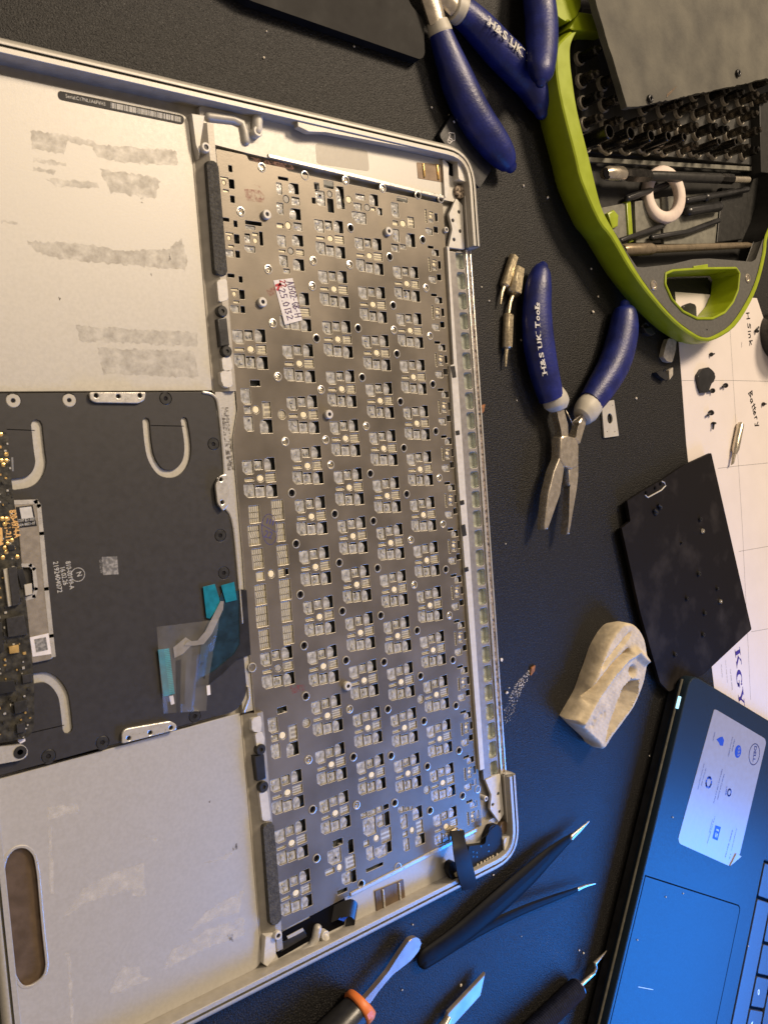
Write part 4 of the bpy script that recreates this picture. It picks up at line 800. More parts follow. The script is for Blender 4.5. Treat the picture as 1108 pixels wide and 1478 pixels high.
# ---------------------------------------------------------------- needle-nose pliers in the middle
pl = root('needle_nose_pliers', at(810, 640, 0), 'open needle-nose pliers with blue grips lettered in white, lying beside the slotted hinge edge', 'pliers')
c1 = px([(372, 755, 84), (352, 690, 92), (330, 600, 100), (313, 500, 104), (305, 400, 100), (305, 310, 94), (312, 230, 86), (325, 165, 62), (332, 143, 34)], 3.214, 680, 340)
bm = B(); grip(bm, [(x, y, w * .311) for x, y, w in c1], 7.0); g1 = part('handle_grip', bm, 'rubber_blue', pl, angle=80)
c2 = px([(553, 775, 78), (590, 720, 88), (640, 640, 94), (676, 560, 96), (700, 470, 92), (710, 400, 84), (713, 345, 66), (712, 322, 34)], 3.214, 680, 340)
bm = B(); grip(bm, [(x, y, w * .311) for x, y, w in c2], 7.0); part('handle_grip', bm, 'rubber_blue', pl, angle=80)
bm = B(); grip(bm, [(x, y, w * .311) for x, y, w in px([(403, 806, 60), (396, 780, 86), (386, 752, 86)], 3.214, 680, 340)], 7.0, flat=.8); part('grip_collar', bm, 'collar', pl, angle=80)
bm = B(); grip(bm, [(x, y, w * .311) for x, y, w in px([(512, 842, 62), (532, 812, 80), (556, 782, 78)], 3.214, 680, 340)], 7.0, flat=.8); part('grip_collar', bm, 'collar', pl, angle=80)
zj = 9.5
def steel(q, z0, z1, name, bev=.8, mt='steel', parent=pl, sc=6.714, ox=780, oy=560):
    bm = B(); prism(bm, pts(px(q, sc, ox, oy), z1), z0, z1, bev); return part(name, bm, mt, parent)
steel([(140, 205), (232, 205), (272, 355), (275, 470), (262, 560), (215, 560), (195, 500), (212, 420), (180, 280)], 4.5, zj - .6, 'shank')
steel([(425, 240), (465, 285), (400, 430), (395, 530), (372, 545), (330, 480), (370, 380), (372, 330)], 4.5, zj - .6, 'shank')
steel([(196, 480), (215, 460), (275, 470), (335, 480), (362, 520), (372, 560), (370, 760), (300, 790), (232, 765), (190, 690)], 4.0, zj, 'pivot_block', .9)
steel([(186, 665), (235, 765), (196, 915), (210, 925), (190, 1020), (75, 1370), (44, 1372), (40, 1330), (75, 1020), (130, 800)], 4.2, zj - .5, 'jaw', 1.5)
steel([(270, 770), (370, 750), (374, 850), (352, 960), (285, 1420), (262, 1420), (275, 1240), (294, 955), (280, 945)], 4.2, zj - .9, 'jaw', 1.2)
bm = B(); zt = 7
for a in ((245, 215, 315, 360), (305, 330, 405, 250)):
    q = px([a[:2], a[2:]], 6.714, 780, 560); tube(bm, [at(*q[0], 9), at(*q[1], 8)], .25, 6)
part('return_spring', bm, 'steel', pl)
def wrap_text(body, ctrl, z, h, parent, mt='white_print', lift=.15):
    """lettering bent along a handle: ctrl photo points from first to last letter, printed on the crown of the grip"""
    bm = B(); n = len(body); p = smooth_path(ctrl, 12); P_ = [at(x, y, z) for x, y in p]
    ln = [0]
    for a, b in zip(P_, P_[1:]): ln.append(ln[-1] + (b - a).length)
    def on(s):
        for i in range(len(P_) - 1):
            if ln[i + 1] >= s: return P_[i].lerp(P_[i + 1], (s - ln[i]) / max(1e-6, ln[i + 1] - ln[i])), (P_[i + 1] - P_[i]).normalized()
        return P_[-1], (P_[-1] - P_[-2]).normalized()
    wid = {'H': 1.1, '&': 1.1, 'S': .8, ' ': .45, 'U': 1.05, 'K': 1.1, 'T': 1, 'o': .75, 'l': .4, 's': .6}
    tot = sum(wid.get(ch, .8) for ch in body); s = 0
    for ch in body:
        w = wid.get(ch, .8) * ln[-1] / tot
        if ch != ' ':
            a, d = on(s + w * .06); b, _ = on(s + w * .92); hh = h * (.68 if ch in 'os' else 1)
            text(bm, ch, (a.x, a.y), (b.x, b.y), z, hh, bold=.28)
            if ch in 'HKTUl':                                      # small serifs
                nrm = Vector((-d.y, d.x))
                for t in (0.02, .98):
                    for e in ((a, b) if ch != 'T' else ((a.lerp(b, .5),) if t < .5 else ())):
                        q = Vector((e.x, e.y)) + nrm * hh * t; dd = Vector((d.x, d.y)) * w * .2; ribbon(bm, [tuple(q - dd), tuple(q + dd)], h * .09, z)
        s += w
    return part('printed_lettering', bm, mt, parent)
wrap_text('H&S UK Tools', px([(352, 640), (338, 560), (326, 480), (318, 400), (318, 310)], 3.214, 680, 340), 12.4, 3.4, g1)
# ---------------------------------------------------------------- pliers at the top edge
pt = root('blue_pliers', at(650, 30, 0), 'blue-handled pliers at the top with one lettered grip, jaws out of sight', 'pliers')
d1 = px([(322, 195, 108), (345, 270, 122), (385, 380, 140), (425, 490, 158), (490, 640, 164), (560, 760, 160), (640, 870, 148), (700, 950, 124), (735, 1000, 92), (750, 1020, 60)], 4.262, 560, 0)
bm = B(); grip(bm, [(x, y, w * .235) for x, y, w in d1], 7.0); part('handle_grip', bm, 'rubber_blue', pt, angle=80)
d2 = px([(445, 65, 130), (500, 110, 136), (580, 190, 146), (690, 310, 150), (790, 410, 150), (860, 490, 140), (905, 570, 122), (930, 640, 100), (940, 690, 60)], 4.262, 560, 0)
bm = B(); grip(bm, [(x, y, w * .235) for x, y, w in d2], 7.0); g2 = part('handle_grip', bm, 'rubber_blue', pt, angle=80)
wrap_text('H&S UK Tools', px([(615, 150), (690, 215), (760, 280), (830, 350), (890, 410), (960, 480)], 4.262, 560, 0)[:6], 14.8, 3.9, g2)
bm = B(); grip(bm, [(x, y, w * .235) for x, y, w in px([(300, 130, 100), (318, 185, 112), (324, 205, 110)], 4.262, 560, 0)], 7.0); part('grip_collar', bm, 'collar', pt, angle=80)
bm = B(); grip(bm, [(x, y, w * .235) for x, y, w in px([(395, 30, 120), (432, 52, 132), (450, 70, 128)], 4.262, 560, 0)], 7.0); part('grip_collar', bm, 'collar', pt, angle=80)
bm = B(); tube(bm, [at(*p, 7.5) for p in px([(230, -120), (262, 0), (305, 150)], 4.262, 560, 0)], [5.4, 5.0, 4.6], 12, flat=.7); part('shank', bm, 'steel', pt)
bm = B(); tube(bm, [at(*p, 7.5) for p in px([(290, -120), (350, -20), (405, 40)], 4.262, 560, 0)], [5.6, 5.2, 5.0], 12, flat=.7); part('shank', bm, 'steel', pt)
p3 = root('blue_pliers', at(780, -30, 0), 'blue pliers showing only one plain grip that crosses the lettered grip by the lime case', 'pliers')
d3 = px([(915, -400, 130), (920, -150, 134), (930, 0, 136), (942, 120, 138), (945, 250, 136), (942, 350, 128), (938, 430, 112), (936, 480, 80), (936, 505, 46)], 4.262, 560, 0)
bm = B(); grip(bm, [(x, y, w * .235) for x, y, w in d3], [8, 10, 12, 13, 15, 17, 19, 19.5, 19.5]); part('handle_grip', bm, 'rubber_blue', p3, angle=80)
bm = B(); grip(bm, [(x, y, w * .235) for x, y, w in px([(1010, -400, 130), (1060, -250, 134), (1100, -120, 130), (1120, -60, 90)], 4.262, 560, 0)], 8); part('handle_grip', bm, 'rubber_blue', p3, angle=80)
# ---------------------------------------------------------------- black board and arrow key at the top
bm = B(); prism(bm, rounded(pts([(300, -40), (361, 0), (606, 85), (613, 80), (611, 28), (594, 8), (560, -60)], 5.0), 1.2), 0.6, 5.0, .5); solo('black_board', bm, 'board', 'flat black plastic board with one cut corner, cropped by the top edge', 'board')
kc = root('black_adapter', at(670, 215, 0), 'thin black adapter card with a white arrow, under the plain end of the blue grip', 'adapter')
bm = B(); prism(bm, rounded(pts([(653, 164), (700, 200), (709, 244), (692, 271), (660, 235), (634, 195)], 3), .8), .4, 3.0, .4); kk_ = part('card_body', bm, 'black', kc)
bm = B(); prism(bm, pts([(652, 163), (655, 166), (635, 197), (632, 194)], 2.2), .3, 2.2, .2); part('card_edge', bm, 'dark', kc)
bm = B(); z = 3.05
def ar(a, b): return at2(560 + a / 4.262, b / 4.262, z)
for l in ([(365, 868), (378, 882), (398, 862), (410, 862), (408, 818), (372, 812), (380, 830), (365, 868)], [(372, 858), (388, 868)], [(378, 846), (394, 856)]): ribbon(bm, [ar(*p) for p in l], .3, z)
sheet(bm, circ(*ar(405, 748), .55, 10), z); part('printed_arrow', bm, 'white_label', kc)
# ---------------------------------------------------------------- three loose screwdriver bits beside the hinge edge
def loose_bit(path_, z, label, facets=6):
    ob = root('screwdriver_bit', at(path_[0][0], path_[0][1], 0), label, 'screwdriver bit', 'loose bits beside the hinge edge')
    for nm, seg in (('hex_shank', path_[:2]), ('bit_tip', path_[1:])):
        bm = B(); ps = [at(x, y, z) for x, y, w in seg]; rs = [(at(x + w, y, z) - at(x, y, z)).length / 2 for x, y, w in seg]
        if nm == 'hex_shank':
            a, b = ps; tube(bm, [a, a.lerp(b, .04), a.lerp(b, .96), b], [rs[0] * .8, rs[0], rs[0], rs[0] * .75], 6)
        else: tube(bm, [ps[0], ps[0].lerp(ps[1], .12)] + ps[1:], [rs[0] * .8, rs[1] * 1.15] + rs[1:], 8)
        part(nm, bm, 'brass_steel', ob, angle=20)
M['brass_steel'] = mat('warm_nickel_steel', (0.62, 0.53, 0.36), .32, .9, .2, 900, .15, 1500)
loose_bit([(741, 369, 10), (727, 413, 10), (724, 422, 4), (722, 439, 2)], 2.0, 'short pointed bit lying topmost of the three loose bits')
loose_bit([(745, 386, 16), (740, 425, 14), (736, 436, 4), (733, 456, 3.5)], 2.2, 'thick doubled bit in the middle, its thin end against the lowest bit')
loose_bit([(733, 453, 11), (731, 503, 11), (730, 512, 4), (729.5, 529, 2)], 2.0, 'longest of the loose bits, its needle tip pointing down towards the pliers')
# ---------------------------------------------------------------- small pale plate with a hole
bm = B(); zt = 1.2; plate(bm, rounded(pts([(868, 581), (886, 577), (893, 629), (872, 632)], zt), .5), [circ(*at2(880, 604, zt), 2.2, 16, 2.7)] + [circ(*at2(x, y, zt), .35, 6) for x, y in ((874, 584), (884, 585), (876, 623), (887, 623))], .2, zt, .1)
solo('perforated_plate', bm, 'collar', 'small pale rectangular plate with one oval hole below the right pliers grip', 'plate')
# ---------------------------------------------------------------- green bit case
KZ = 18
kit = root('bit_case', at(960, 260, 0), 'open lime green and grey case full of screwdriver bits', 'tool case')
crease = px([(150, 150), (112, 185), (80, 230), (78, 330), (90, 430), (118, 560), (170, 760)], 3.378, 780, 0) + px([(200, 205), (285, 400), (345, 480), (440, 640), (540, 775), (650, 895), (745, 965), (800, 985)], 3.378, 780, 200) + px([(860, 975), (950, 915), (1025, 800), (1070, 690), (1100, 560), (1112, 470), (1180, 300), (1230, -100)], 3.378, 780, 200)
inner = px([(175, 158), (160, 185), (146, 230), (146, 300), (155, 380), (180, 540), (235, 760), (290, 985)], 3.378, 780, 0) + px([(330, 400), (372, 470), (470, 645), (560, 770), (660, 880), (752, 948), (800, 968)], 3.378, 780, 200) + px([(845, 960), (930, 905), (1005, 795), (1052, 690), (1085, 560), (1098, 470), (1160, 300), (1200, -100)], 3.378, 780, 200)
cr = smooth_path([at2(x, y, KZ) for x, y in crease], 3); inn = smooth_path([at2(x, y, KZ) for x, y in inner], 3)
def outw(l, d): return offset_path(l, -d)
lp = [[(x, y, 0.0) for x, y in outw(cr, -5.0)], [(x, y, 5.0) for x, y in outw(cr, -1.0)], [(x, y, 9.0) for x, y in outw(cr, .5)], [(x, y, 14.0) for x, y in outw(cr, .6)], [(x, y, KZ - .6) for x, y in cr], [(x, y, KZ) for x, y in outw(cr, -.8)], [(x, y, KZ) for x, y in outw(inn, .5)], [(x, y, KZ - .6) for x, y in inn], [(x, y, 2.5) for x, y in outw(inn, -.2)]]
bm = B(); loft(bm, lp[:-1], 0, caps=False); loft(bm, lp[-2:], 1, caps=False); part('lime_shell', bm, ['lime', 'kit_black'], kit, angle=40)
# end loop of the shell at the top of the picture
bm = B(); prism(bm, rounded(pts([(790, -40), (835, -40), (838, 8), (832, 22), (820, 32), (806, 24), (795, 8)], 17), 2), 3, 17, 1.0); prism(bm, pts([(836, 16), (880, 22), (880, 46), (826, 43), (822, 40)], 17), 7, 17, .8); part('lime_loop', bm, 'lime', kit)
# grey grip end with its D-shaped opening
dh = px([(605, 655), (640, 640), (720, 634), (800, 630), (950, 628), (968, 655), (960, 740), (935, 800), (895, 850), (835, 880), (760, 880), (690, 845), (635, 785), (602, 710)], 3.378, 780, 200)
gz = KZ - 1.0
gout = px([(352, 440), (375, 470), (470, 645), (560, 770), (660, 880), (752, 948), (800, 967), (850, 958), (930, 905), (1005, 795), (1052, 690), (1085, 560), (1100, 470), (1082, 500), (1050, 590), (1030, 604), (820, 588), (740, 592), (640, 616), (500, 632), (468, 630), (420, 560), (385, 500)], 3.378, 780, 200)
bm = B(); D = rounded(pts(dh, gz), 1.0); plate(bm, pts(gout, gz), [D], gz - 6, gz, .5); ge = part('grip_end', bm, 'kit_grey', kit)
rim_ = D; ccw = sum(rim_[i][0] * rim_[(i + 1) % len(rim_)][1] - rim_[(i + 1) % len(rim_)][0] * rim_[i][1] for i in range(len(rim_))) > 0
sg = 1 if ccw else -1
def dl(d, z): return [(x, y, z) for x, y in offset_path(rim_, sg * d, True)]
bm = B(); loft(bm, [dl(-.3, gz - 2), dl(-.3, gz + .5), dl(.1, gz + .8), dl(.7, gz + .8), dl(1.0, gz + .5), dl(1.3, 1.0)], 0, closed=True); part('lime_grip_lining', bm, 'lime', kit)
for x, y in ((942.8, 411.7), (1078.4, 401.5)):
    c = at(x, y, gz); bm = B(); lathe(bm, [(2.7, -1), (2.7, .3), (2.4, .6), (1.9, .6), (1.7, .2), (1.4, .2), (1.2, .45)], (c.x, c.y, gz), 18, 0); part('grip_screw', bm, 'steel', ge)
bm = B(); c = at(1020, 475.5, gz); lathe(bm, [(.5, 0), (.5, .06)], (c.x, c.y, gz), 10); part('moulding_mark', bm, 'dark', ge)
bm = B(); prism(bm, pts([(999, 384), (1020, 381), (1020, 387), (1000, 390)], gz), gz - 2, gz + .6, .2); part('lime_catch', bm, 'lime', kit)
# tray floor, dividers and bit holder
bm = B(); fl = pts([(826, 60), (836, 160), (866, 275), (925, 385), (1000, 378), (1085, 372), (1112, 300), (1180, 200), (1180, -40), (850, -40)], 8); prism(bm, fl, 0.8, 3.0); part('tray_floor', bm, 'kit_black', kit)
def block(name, q, z0, z1, mt, bev=.3):
    bm = B(); prism(bm, pts(q, z1), z0, z1, bev); return part(name, bm, mt, kit)
block('bit_holder', [(846, 214), (1088, 238), (1100, 150), (1120, 20), (840, 10), (828, 80)], 3, 8.0, 'kit_dark', .4)
block('lit_tray_floor', [(955, 284), (1040, 276), (1044, 330), (1036, 352), (958, 352)], 2.5, 5.0, 'kit_floor'); block('lit_tray_floor', [(865, 300), (905, 292), (910, 350), (895, 356), (886, 338)], 2.5, 5.0, 'kit_floor')  # pale blocks put the light on the tray floor into colour
block('tray_divider', [(904, 290), (910, 288), (914, 348), (908, 350)], 2.5, 6, 'lime'); block('tray_clip', [(877, 307), (886, 302), (893, 310), (892, 326), (884, 330)], 2.5, 7, 'lime', .8)
block('tray_box', [(1042, 270), (1080, 272), (1072, 345), (1034, 350)], 2.5, 6, 'kit_black', .6)
block('lit_tray_floor', [(916, 290), (952, 286), (954, 350), (918, 350)], 2.5, 4.5, 'kit_floor'); block('holder_side', [(1096, 150), (1112, 130), (1112, 250), (1098, 248)], 3, 14, 'kit_black', .4)
block('tray_edge', [(846, 226), (1086, 240), (1086, 246), (850, 233)], 6.5, 8.1, 'kit_floor', .2)
# slab lying over the bits
sl = pts([(838, -70), (905, 155), (916, 154), (1000, 136), (1060, 123), (1180, 96), (1180, -60)], 27)
bm = B(); rr = random.Random(2); edge = []
for i in range(len(sl)):
    a = Vector(sl[i]); b = Vector(sl[(i + 1) % len(sl)]); n_ = max(1, int((b - a).length / 2.5))
    for k in range(n_): v = a.lerp(b, k / n_); edge.append((v.x + rr.uniform(-.3, .3), v.y + rr.uniform(-.3, .3)))
prism(bm, edge, 23.5, 27, .5); slab = solo('grey_slab', bm, 'slate', 'dusty grey slab with rough chipped edges lying over the bits in the lime case', 'slab')
bm = B(); prism(bm, pts([(963, 135), (977, 123), (970, 132), (962, 140)], 27.3), 27.02, 27.3, .05); solo('dark_chip', bm, 'brown', 'dark diamond-shaped chip on the lower edge of the grey slab', 'chip')
for x, y, lbl in ((1063, 106, 'small black hex nut on the grey slab near its right end'), (936, 143, 'small black hex nut by the corner of the grey slab')):
    c = at(x, y, 27); bm = B(); plate(bm, circ(c.x, c.y, 2.0, 6), [circ(c.x, c.y, .9, 8)], 27.05, 28.6, .2); solo('hex_nut', bm, 'black', lbl, 'nut', 'nuts on the grey slab')
# bits standing in the holder
HZ = 8.0
bo = at(1089.8, 224, HZ); bc = (at(980, 218.5, HZ) - bo) / 5; brw = (at(1086.8, 173.8, HZ) - bo) / 2
def standing(name, pos, h, r, kind, label, group):
    ob = root(name, pos, label, 'screwdriver bit' if kind != 'socket' else 'socket', group)
    bm = B(); lathe(bm, [(r + 1.0, 0), (r + 1.0, 1.6), (r + .75, 1.9), (r + .2, 1.9), (r + .15, .3)], (pos.x, pos.y, HZ), 14)
    part('collar_ring', bm, 'holder_ring', ob)
    bm = B(); z = HZ + .2
    if kind == 'socket': lathe(bm, [(r, 0), (r, h - .4), (r - .25, h), (r - .7, h), (r - .8, h - .5), (r - .8, h - 5)], (pos.x, pos.y, z), 16)
    else: lathe(bm, [(r, 0), (r, h * .72), (r * .92, h * .76), (r * .72, h * .8), (r * .62, h * .95), (r * .3, h)], (pos.x, pos.y, z), 6 if kind == 'hex' else 12)
    part('bit_body' if kind != 'socket' else 'socket_body', bm, 'steel_dark' if kind == 'socket' else random.choice(['bit_steel', 'bit_steel', 'steel_dark']), ob, angle=30)
    if kind == 'socket':
        bm = B(); bmesh.ops.create_cone(bm, cap_ends=False, segments=16, radius1=r - .15, radius2=r - .3, depth=.5, matrix=Matrix.Translation((pos.x, pos.y, z + h - .12))); part('bright_lip', bm, 'steel', ob)
rb = random.Random(9)
ORD = ['first', 'second', 'third', 'fourth', 'fifth', 'sixth', 'seventh', 'eighth', 'ninth', 'tenth', 'eleventh', 'twelfth', 'thirteenth']
nrow = {}
rows_ = ['front bit row', 'second bit row', 'third bit row', 'fourth bit row', 'fifth bit row', 'sixth bit row', 'seventh bit row', 'back bit row']
for rI in range(8):
    for cI in range(11, -1, -1):
        p = bo + bc * (cI + (.5 if rI % 2 else 0) * 0) + brw * rI; p = p + Vector((rb.uniform(-.25, .25), rb.uniform(-.25, .25), 0)); p.z = HZ
        # photo position, to leave out what the slab hides or the case does not reach
        d = R @ (p + Vector((0, 0, 10)) - CAM); ix, iy = 554 + F * d.x / d.z, 739 + F * d.y / d.z
        lim = 155 - (ix - 905) * .21 if ix > 905 else 155 - (905 - ix) * 3.2
        if iy < lim - 6 or ix > 1120: continue
        lim_x = 834 + max(0, (iy - 60)) * .13
        if ix < lim_x + 4 or iy < 60: continue
        rowname = rows_[rI]
        if cI == 0 and rI < 3:
            ob = root('empty_bit_ring', p, f'empty grey bit ring at the right end of the {rowname}', 'bit ring', 'empty bit rings')
            bm = B(); lathe(bm, [(3.3, 0), (3.3, 1.3), (2.9, 1.6), (2.0, 1.6), (1.9, .3)], (p.x, p.y, HZ), 16); part('collar_ring', bm, 'holder_ring', ob); continue
        gname = 'bits standing in the ' + rowname
        nrow[rI] = nrow.get(rI, -1) + 1
        standing('screwdriver_bit', p, rb.uniform(11, 14.5), rb.uniform(2.3, 2.9), 'hex', f'{ORD[nrow[rI]]} steel bit from the lime rim in the {rowname}', gname)
for x, y, r in ((879, 189.5, 3.5), (909.7, 191.8, 3.2), (939, 195.4, 2.9), (964, 196, 2.6), (987, 197, 2.3), (1037, 204, 2.1), (1062, 204, 2.1)):
    p = at(x, y, 25); p.z = HZ
    lab = {879: 'widest black socket tube, next to the lime rim', 909.7: 'second widest black socket tube from the lime rim', 939: 'middle black socket tube, third from the lime rim', 964: 'fourth black socket tube from the lime rim', 987: 'thin black socket tube at the end of the row of five', 1037: 'left of the two thin black sockets near the empty rings', 1062: 'right of the two thin black sockets near the empty rings'}[x]
    standing('socket_tube', p, 17, r, 'socket', lab, 'black socket tubes')
# drivers, ring and small rods in the tray
def driver(name, segs, z, label, cat, grp=None):
    ob = root(name, at(segs[0][1][0][0], segs[0][1][0][1], z), label, cat, grp)
    for nm, pl_, mt, n in segs:
        bm = B(); a = [at(x, y, z) for x, y, w in pl_]; rs = [(at(x, y + w / 4.295, z) - at(x, y, z)).length / 2 for x, y, w in pl_]
        tube(bm, a, rs, n); part(nm, bm, mt, ob, angle=25)
    return ob
dz = px
dr1 = driver('bit_driver', [('socket_end', px([(95, 128, 70), (120, 128, 88), (200, 132, 90), (214, 134, 70)], 4.295, 850, 220), 'steel', 16), ('flat_grip', px([(214, 134, 72), (235, 136, 84), (360, 142, 80), (380, 144, 50)], 4.295, 850, 220), 'steel_dark', 6), ('driver_tube', px([(375, 143, 54), (400, 144, 62), (800, 160, 62), (812, 161, 50)], 4.295, 850, 220), 'boss_dark', 16), ('collar', px([(808, 160, 56), (820, 161, 66), (880, 164, 66), (892, 165, 40)], 4.295, 850, 220), 'steel_dark', 8), ('shank', px([(888, 165, 40), (985, 168, 40)], 4.295, 850, 220), 'steel', 12)], 13, 'black bit driver with a steel socket end lying across the tray', 'driver')
bm = B(); c = at(*px([(118, 127)], 4.295, 850, 220)[0], 16); lathe(bm, [(2.6, 0), (2.6, .4)], (c.x + 0.2, c.y, c.z - 1.2), 14); part('socket_bore', bm, 'dark', dr1)
driver('extension_bar', [('thick_end', px([(205, 606, 66), (225, 604, 78), (375, 598, 76), (395, 598, 60)], 4.295, 850, 220), 'bronze_bar', 16), ('bar_shaft', px([(392, 598, 52), (975, 574, 38), (1000, 573, 24)], 4.295, 850, 220), 'bronze_bar', 14)], 10, 'brown steel extension bar along the bottom of the tray', 'extension bar')
bm = B(); rc = at(960.5, 280, 10); tq = []
for k in range(28):
    a = 2 * math.pi * k / 28; ring_ = []
    tq.append([(13.4 * math.cos(a), 15.2 * math.sin(a)), (8.0 * math.cos(a), 9.2 * math.sin(a))])
lps = [[(o_[0] * s_, o_[1] * s_, z) for o_, _ in tq] if which == 0 else [(i_[0] * s_, i_[1] * s_, z) for _, i_ in tq] for which, s_, z in ((0, .97, -2.2), (0, 1.0, -1.6), (0, 1.0, 1.6), (0, .96, 2.2), (1, 1.06, 2.2), (1, 1.0, 1.6), (1, 1.0, -1.6), (1, 1.06, -2.2), (0, .97, -2.2))]
loft(bm, lps, 0, closed=True); bmesh.ops.rotate(bm, cent=(0, 0, 0), matrix=Matrix.Rotation(math.radians(-18), 3, 'Y'), verts=bm.verts); bmesh.ops.translate(bm, vec=(rc.x, rc.y, 8.6), verts=bm.verts)
solo('pale_ring', bm, 'ring', 'pale pink ring lying under the black bit driver in the tray', 'ring', angle=60)
for i, (l, r_, z, lab) in enumerate((([(895, 347), (910, 342), (955, 326)], 1.5, 7, 'short black rod beside the brown bar, left of the lit tray floor'), ([(940, 343), (990, 335), (1036, 318)], 1.6, 7, 'long black rod crossing the pale lit tray floor'), ([(992, 305), (1036, 298)], 3.0, 8, 'flat black clip lying on the pale lit tray floor'), ([(990, 289), (1020, 284), (1078, 273)], 1.7, 9, 'black rod with a round knob below the bit driver'), ([(905, 286), (940, 274), (962, 266)], 1.8, 6.5, 'black rod half hidden behind the pale ring'))):
    bm = B(); tube(bm, [at(x, y, z) for x, y in l], r_, 10, round_start=True, round_end=True)
    if i == 3: c = at(1018, 285, z); bmesh.ops.create_uvsphere(bm, u_segments=12, v_segments=8, radius=2.6, matrix=Matrix.Translation(c))
    solo('black_rod', bm, 'black', lab, 'rod', 'rods in the tray')
# ---------------------------------------------------------------- paper with grid, writing and screws
pap = root('paper_sheet', at(1050, 700, 0), 'white paper sheet ruled in boxes with handwritten words and parts laid out on it', 'paper')
bm = B(); prism(bm, rounded(pts([(974, 421), (1092, 430), (1180, 700), (1230, 1090), (1040, 1075), (1003, 760), (990, 640)], .4), .6), .08, .4); part('paper', bm, 'paper', pap)
bm = B(); z = .45
for l in ([(1052, 455), (1061, 600), (1071, 760), (1083, 1010)], [(984, 549), (1056, 549), (1140, 551)], [(1036, 676), (1068, 672), (1140, 665)], [(1066, 796), (1140, 783)], [(1084, 912), (1140, 902)]): ribbon(bm, pts(l, z), .22, z)
part('ruled_lines', bm, 'grey_print', pap)
bm = B(); handwrite(bm, 'H Sink', at2(1076.5, 452, z), at2(1082, 502, z), 3.8, .75, z + .03); handwrite(bm, 'Battery', at2(1080, 568, z), at2(1093, 620, z), 4.6, .8, z + .03); ribbon(bm, pts([(1070, 494), (1070, 501)], z), .3, z); part('handwriting', bm, 'black_ink', pap)
def serif(ch, a, b, h):
    A = Vector(at2(*a, z)); Bv = Vector(at2(*b, z)); d = Bv - A; n = Vector((-d.y, d.x)).normalized() * h; q = lambda u, v: tuple(A + d * u + n * v)
    bm = B(); zz = z + .03
    if ch == 'K':
        for f in ([(.12, 0), (.34, 0), (.34, 1), (.12, 1)], [(.0, 0), (.46, 0), (.46, .07), (.0, .07)], [(.0, .93), (.46, .93), (.46, 1), (.0, 1)], [(.34, .40), (.44, .46), (.84, .96), (.74, .96)], [(.38, .5), (.55, .62), (.98, .03), (.74, .03)], [(.66, 0), (1.04, 0), (1.04, .07), (.66, .07)], [(.64, .93), (.98, .93), (.98, 1), (.64, 1)]): sheet(bm, [q(*p) for p in f], zz)
    elif ch == 'G':
        o_ = []; i_ = []
        for k in range(19):
            a_ = math.radians(40 + 290 * k / 18); o_.append((.5 + .5 * math.cos(a_), .5 + .52 * math.sin(a_))); i_.append((.53 + .26 * math.cos(a_), .5 + .44 * math.sin(a_)))
        for k in range(18): sheet(bm, [q(*o_[k]), q(*o_[k + 1]), q(*i_[k + 1]), q(*i_[k])], zz)
        for f in ([(.72, .08), (.94, .12), (.94, .44), (.72, .44)], [(.58, .40), (1.04, .40), (1.04, .47), (.58, .47)], [(.84, .68), (.93, .68), (.93, 1.0), (.84, .88)]): sheet(bm, [q(*p) for p in f], zz)
    elif ch == 'Y':
        for f in ([(.0, .93), (.42, .93), (.42, 1), (.0, 1)], [(.62, .93), (1, .93), (1, 1), (.62, 1)], [(.1, .95), (.34, .95), (.6, .42), (.4, .42)], [(.74, .95), (.86, .95), (.58, .42), (.5, .46)], [(.4, 0), (.6, 0), (.6, .46), (.4, .46)], [(.26, 0), (.74, 0), (.74, .07), (.26, .07)]): sheet(bm, [q(*p) for p in f], zz)
    part('printed_letter', bm, 'violet_print', pap)
serif('K', (1060, 938), (1063, 964), 6.0); serif('G', (1061.5, 969), (1064, 994), 6.2); serif('Y', (1064, 996), (1067, 1024), 6.4)
bm = B(); text(bm, 'Unit 4, High Street', at2(1046, 954, z), at2(1049, 986, z), z + .03, .9); text(bm, 'PC and Mac', at2(1040, 960, z), at2(1041.5, 978, z), z + .03, .9); text(bm, 'Tel 020 0000', at2(1053, 966, z), at2(1056, 996, z), z + .03, .9); part('small_print', bm, 'grey_print', pap)
# things lying on the paper
bm = B(); prism(bm, rounded(pts(px([(298, 820), (340, 755), (400, 738), (440, 770), (470, 810), (462, 870), (430, 900), (400, 985), (340, 990), (318, 930)], 6.716, 960, 420), 1.5), 1.0), .42, 2.6, .7); solo('rubber_foot', bm, 'black', 'lumpy black rubber piece on the paper beside two screws', 'rubber piece')
def small_screw(x, y, a, label, s=1.0, grp='small black screws on the paper', z0=.45, mt='black'):
    """screw lying on its side: head towards photo angle a"""
    c = at(x, y, z0 + 1.3 * s); e = at(x + 10 * math.cos(a), y + 10 * math.sin(a), z0 + 1.3 * s); d = (e - c).normalized()
    ob = root('small_screw', (c.x, c.y, z0), label, 'screw', grp)
    bm = B(); tube(bm, [c + d * 1.2 * s, c + d * 1.3 * s, c + d * 2.0 * s, c + d * 2.3 * s], [1.1 * s, 1.5 * s, 1.5 * s, .8 * s], 12); part('screw_head', bm, mt, ob)
    bm = B(); tube(bm, [c + d * 1.25 * s, c - d * 2.4 * s, c - d * 2.8 * s], [.65 * s, .65 * s, .3 * s], 8); part('screw_thread', bm, mt, ob)
small_screw(1028, 511, 2.9, 'small screw lying alone above the lumpy rubber piece', .8)
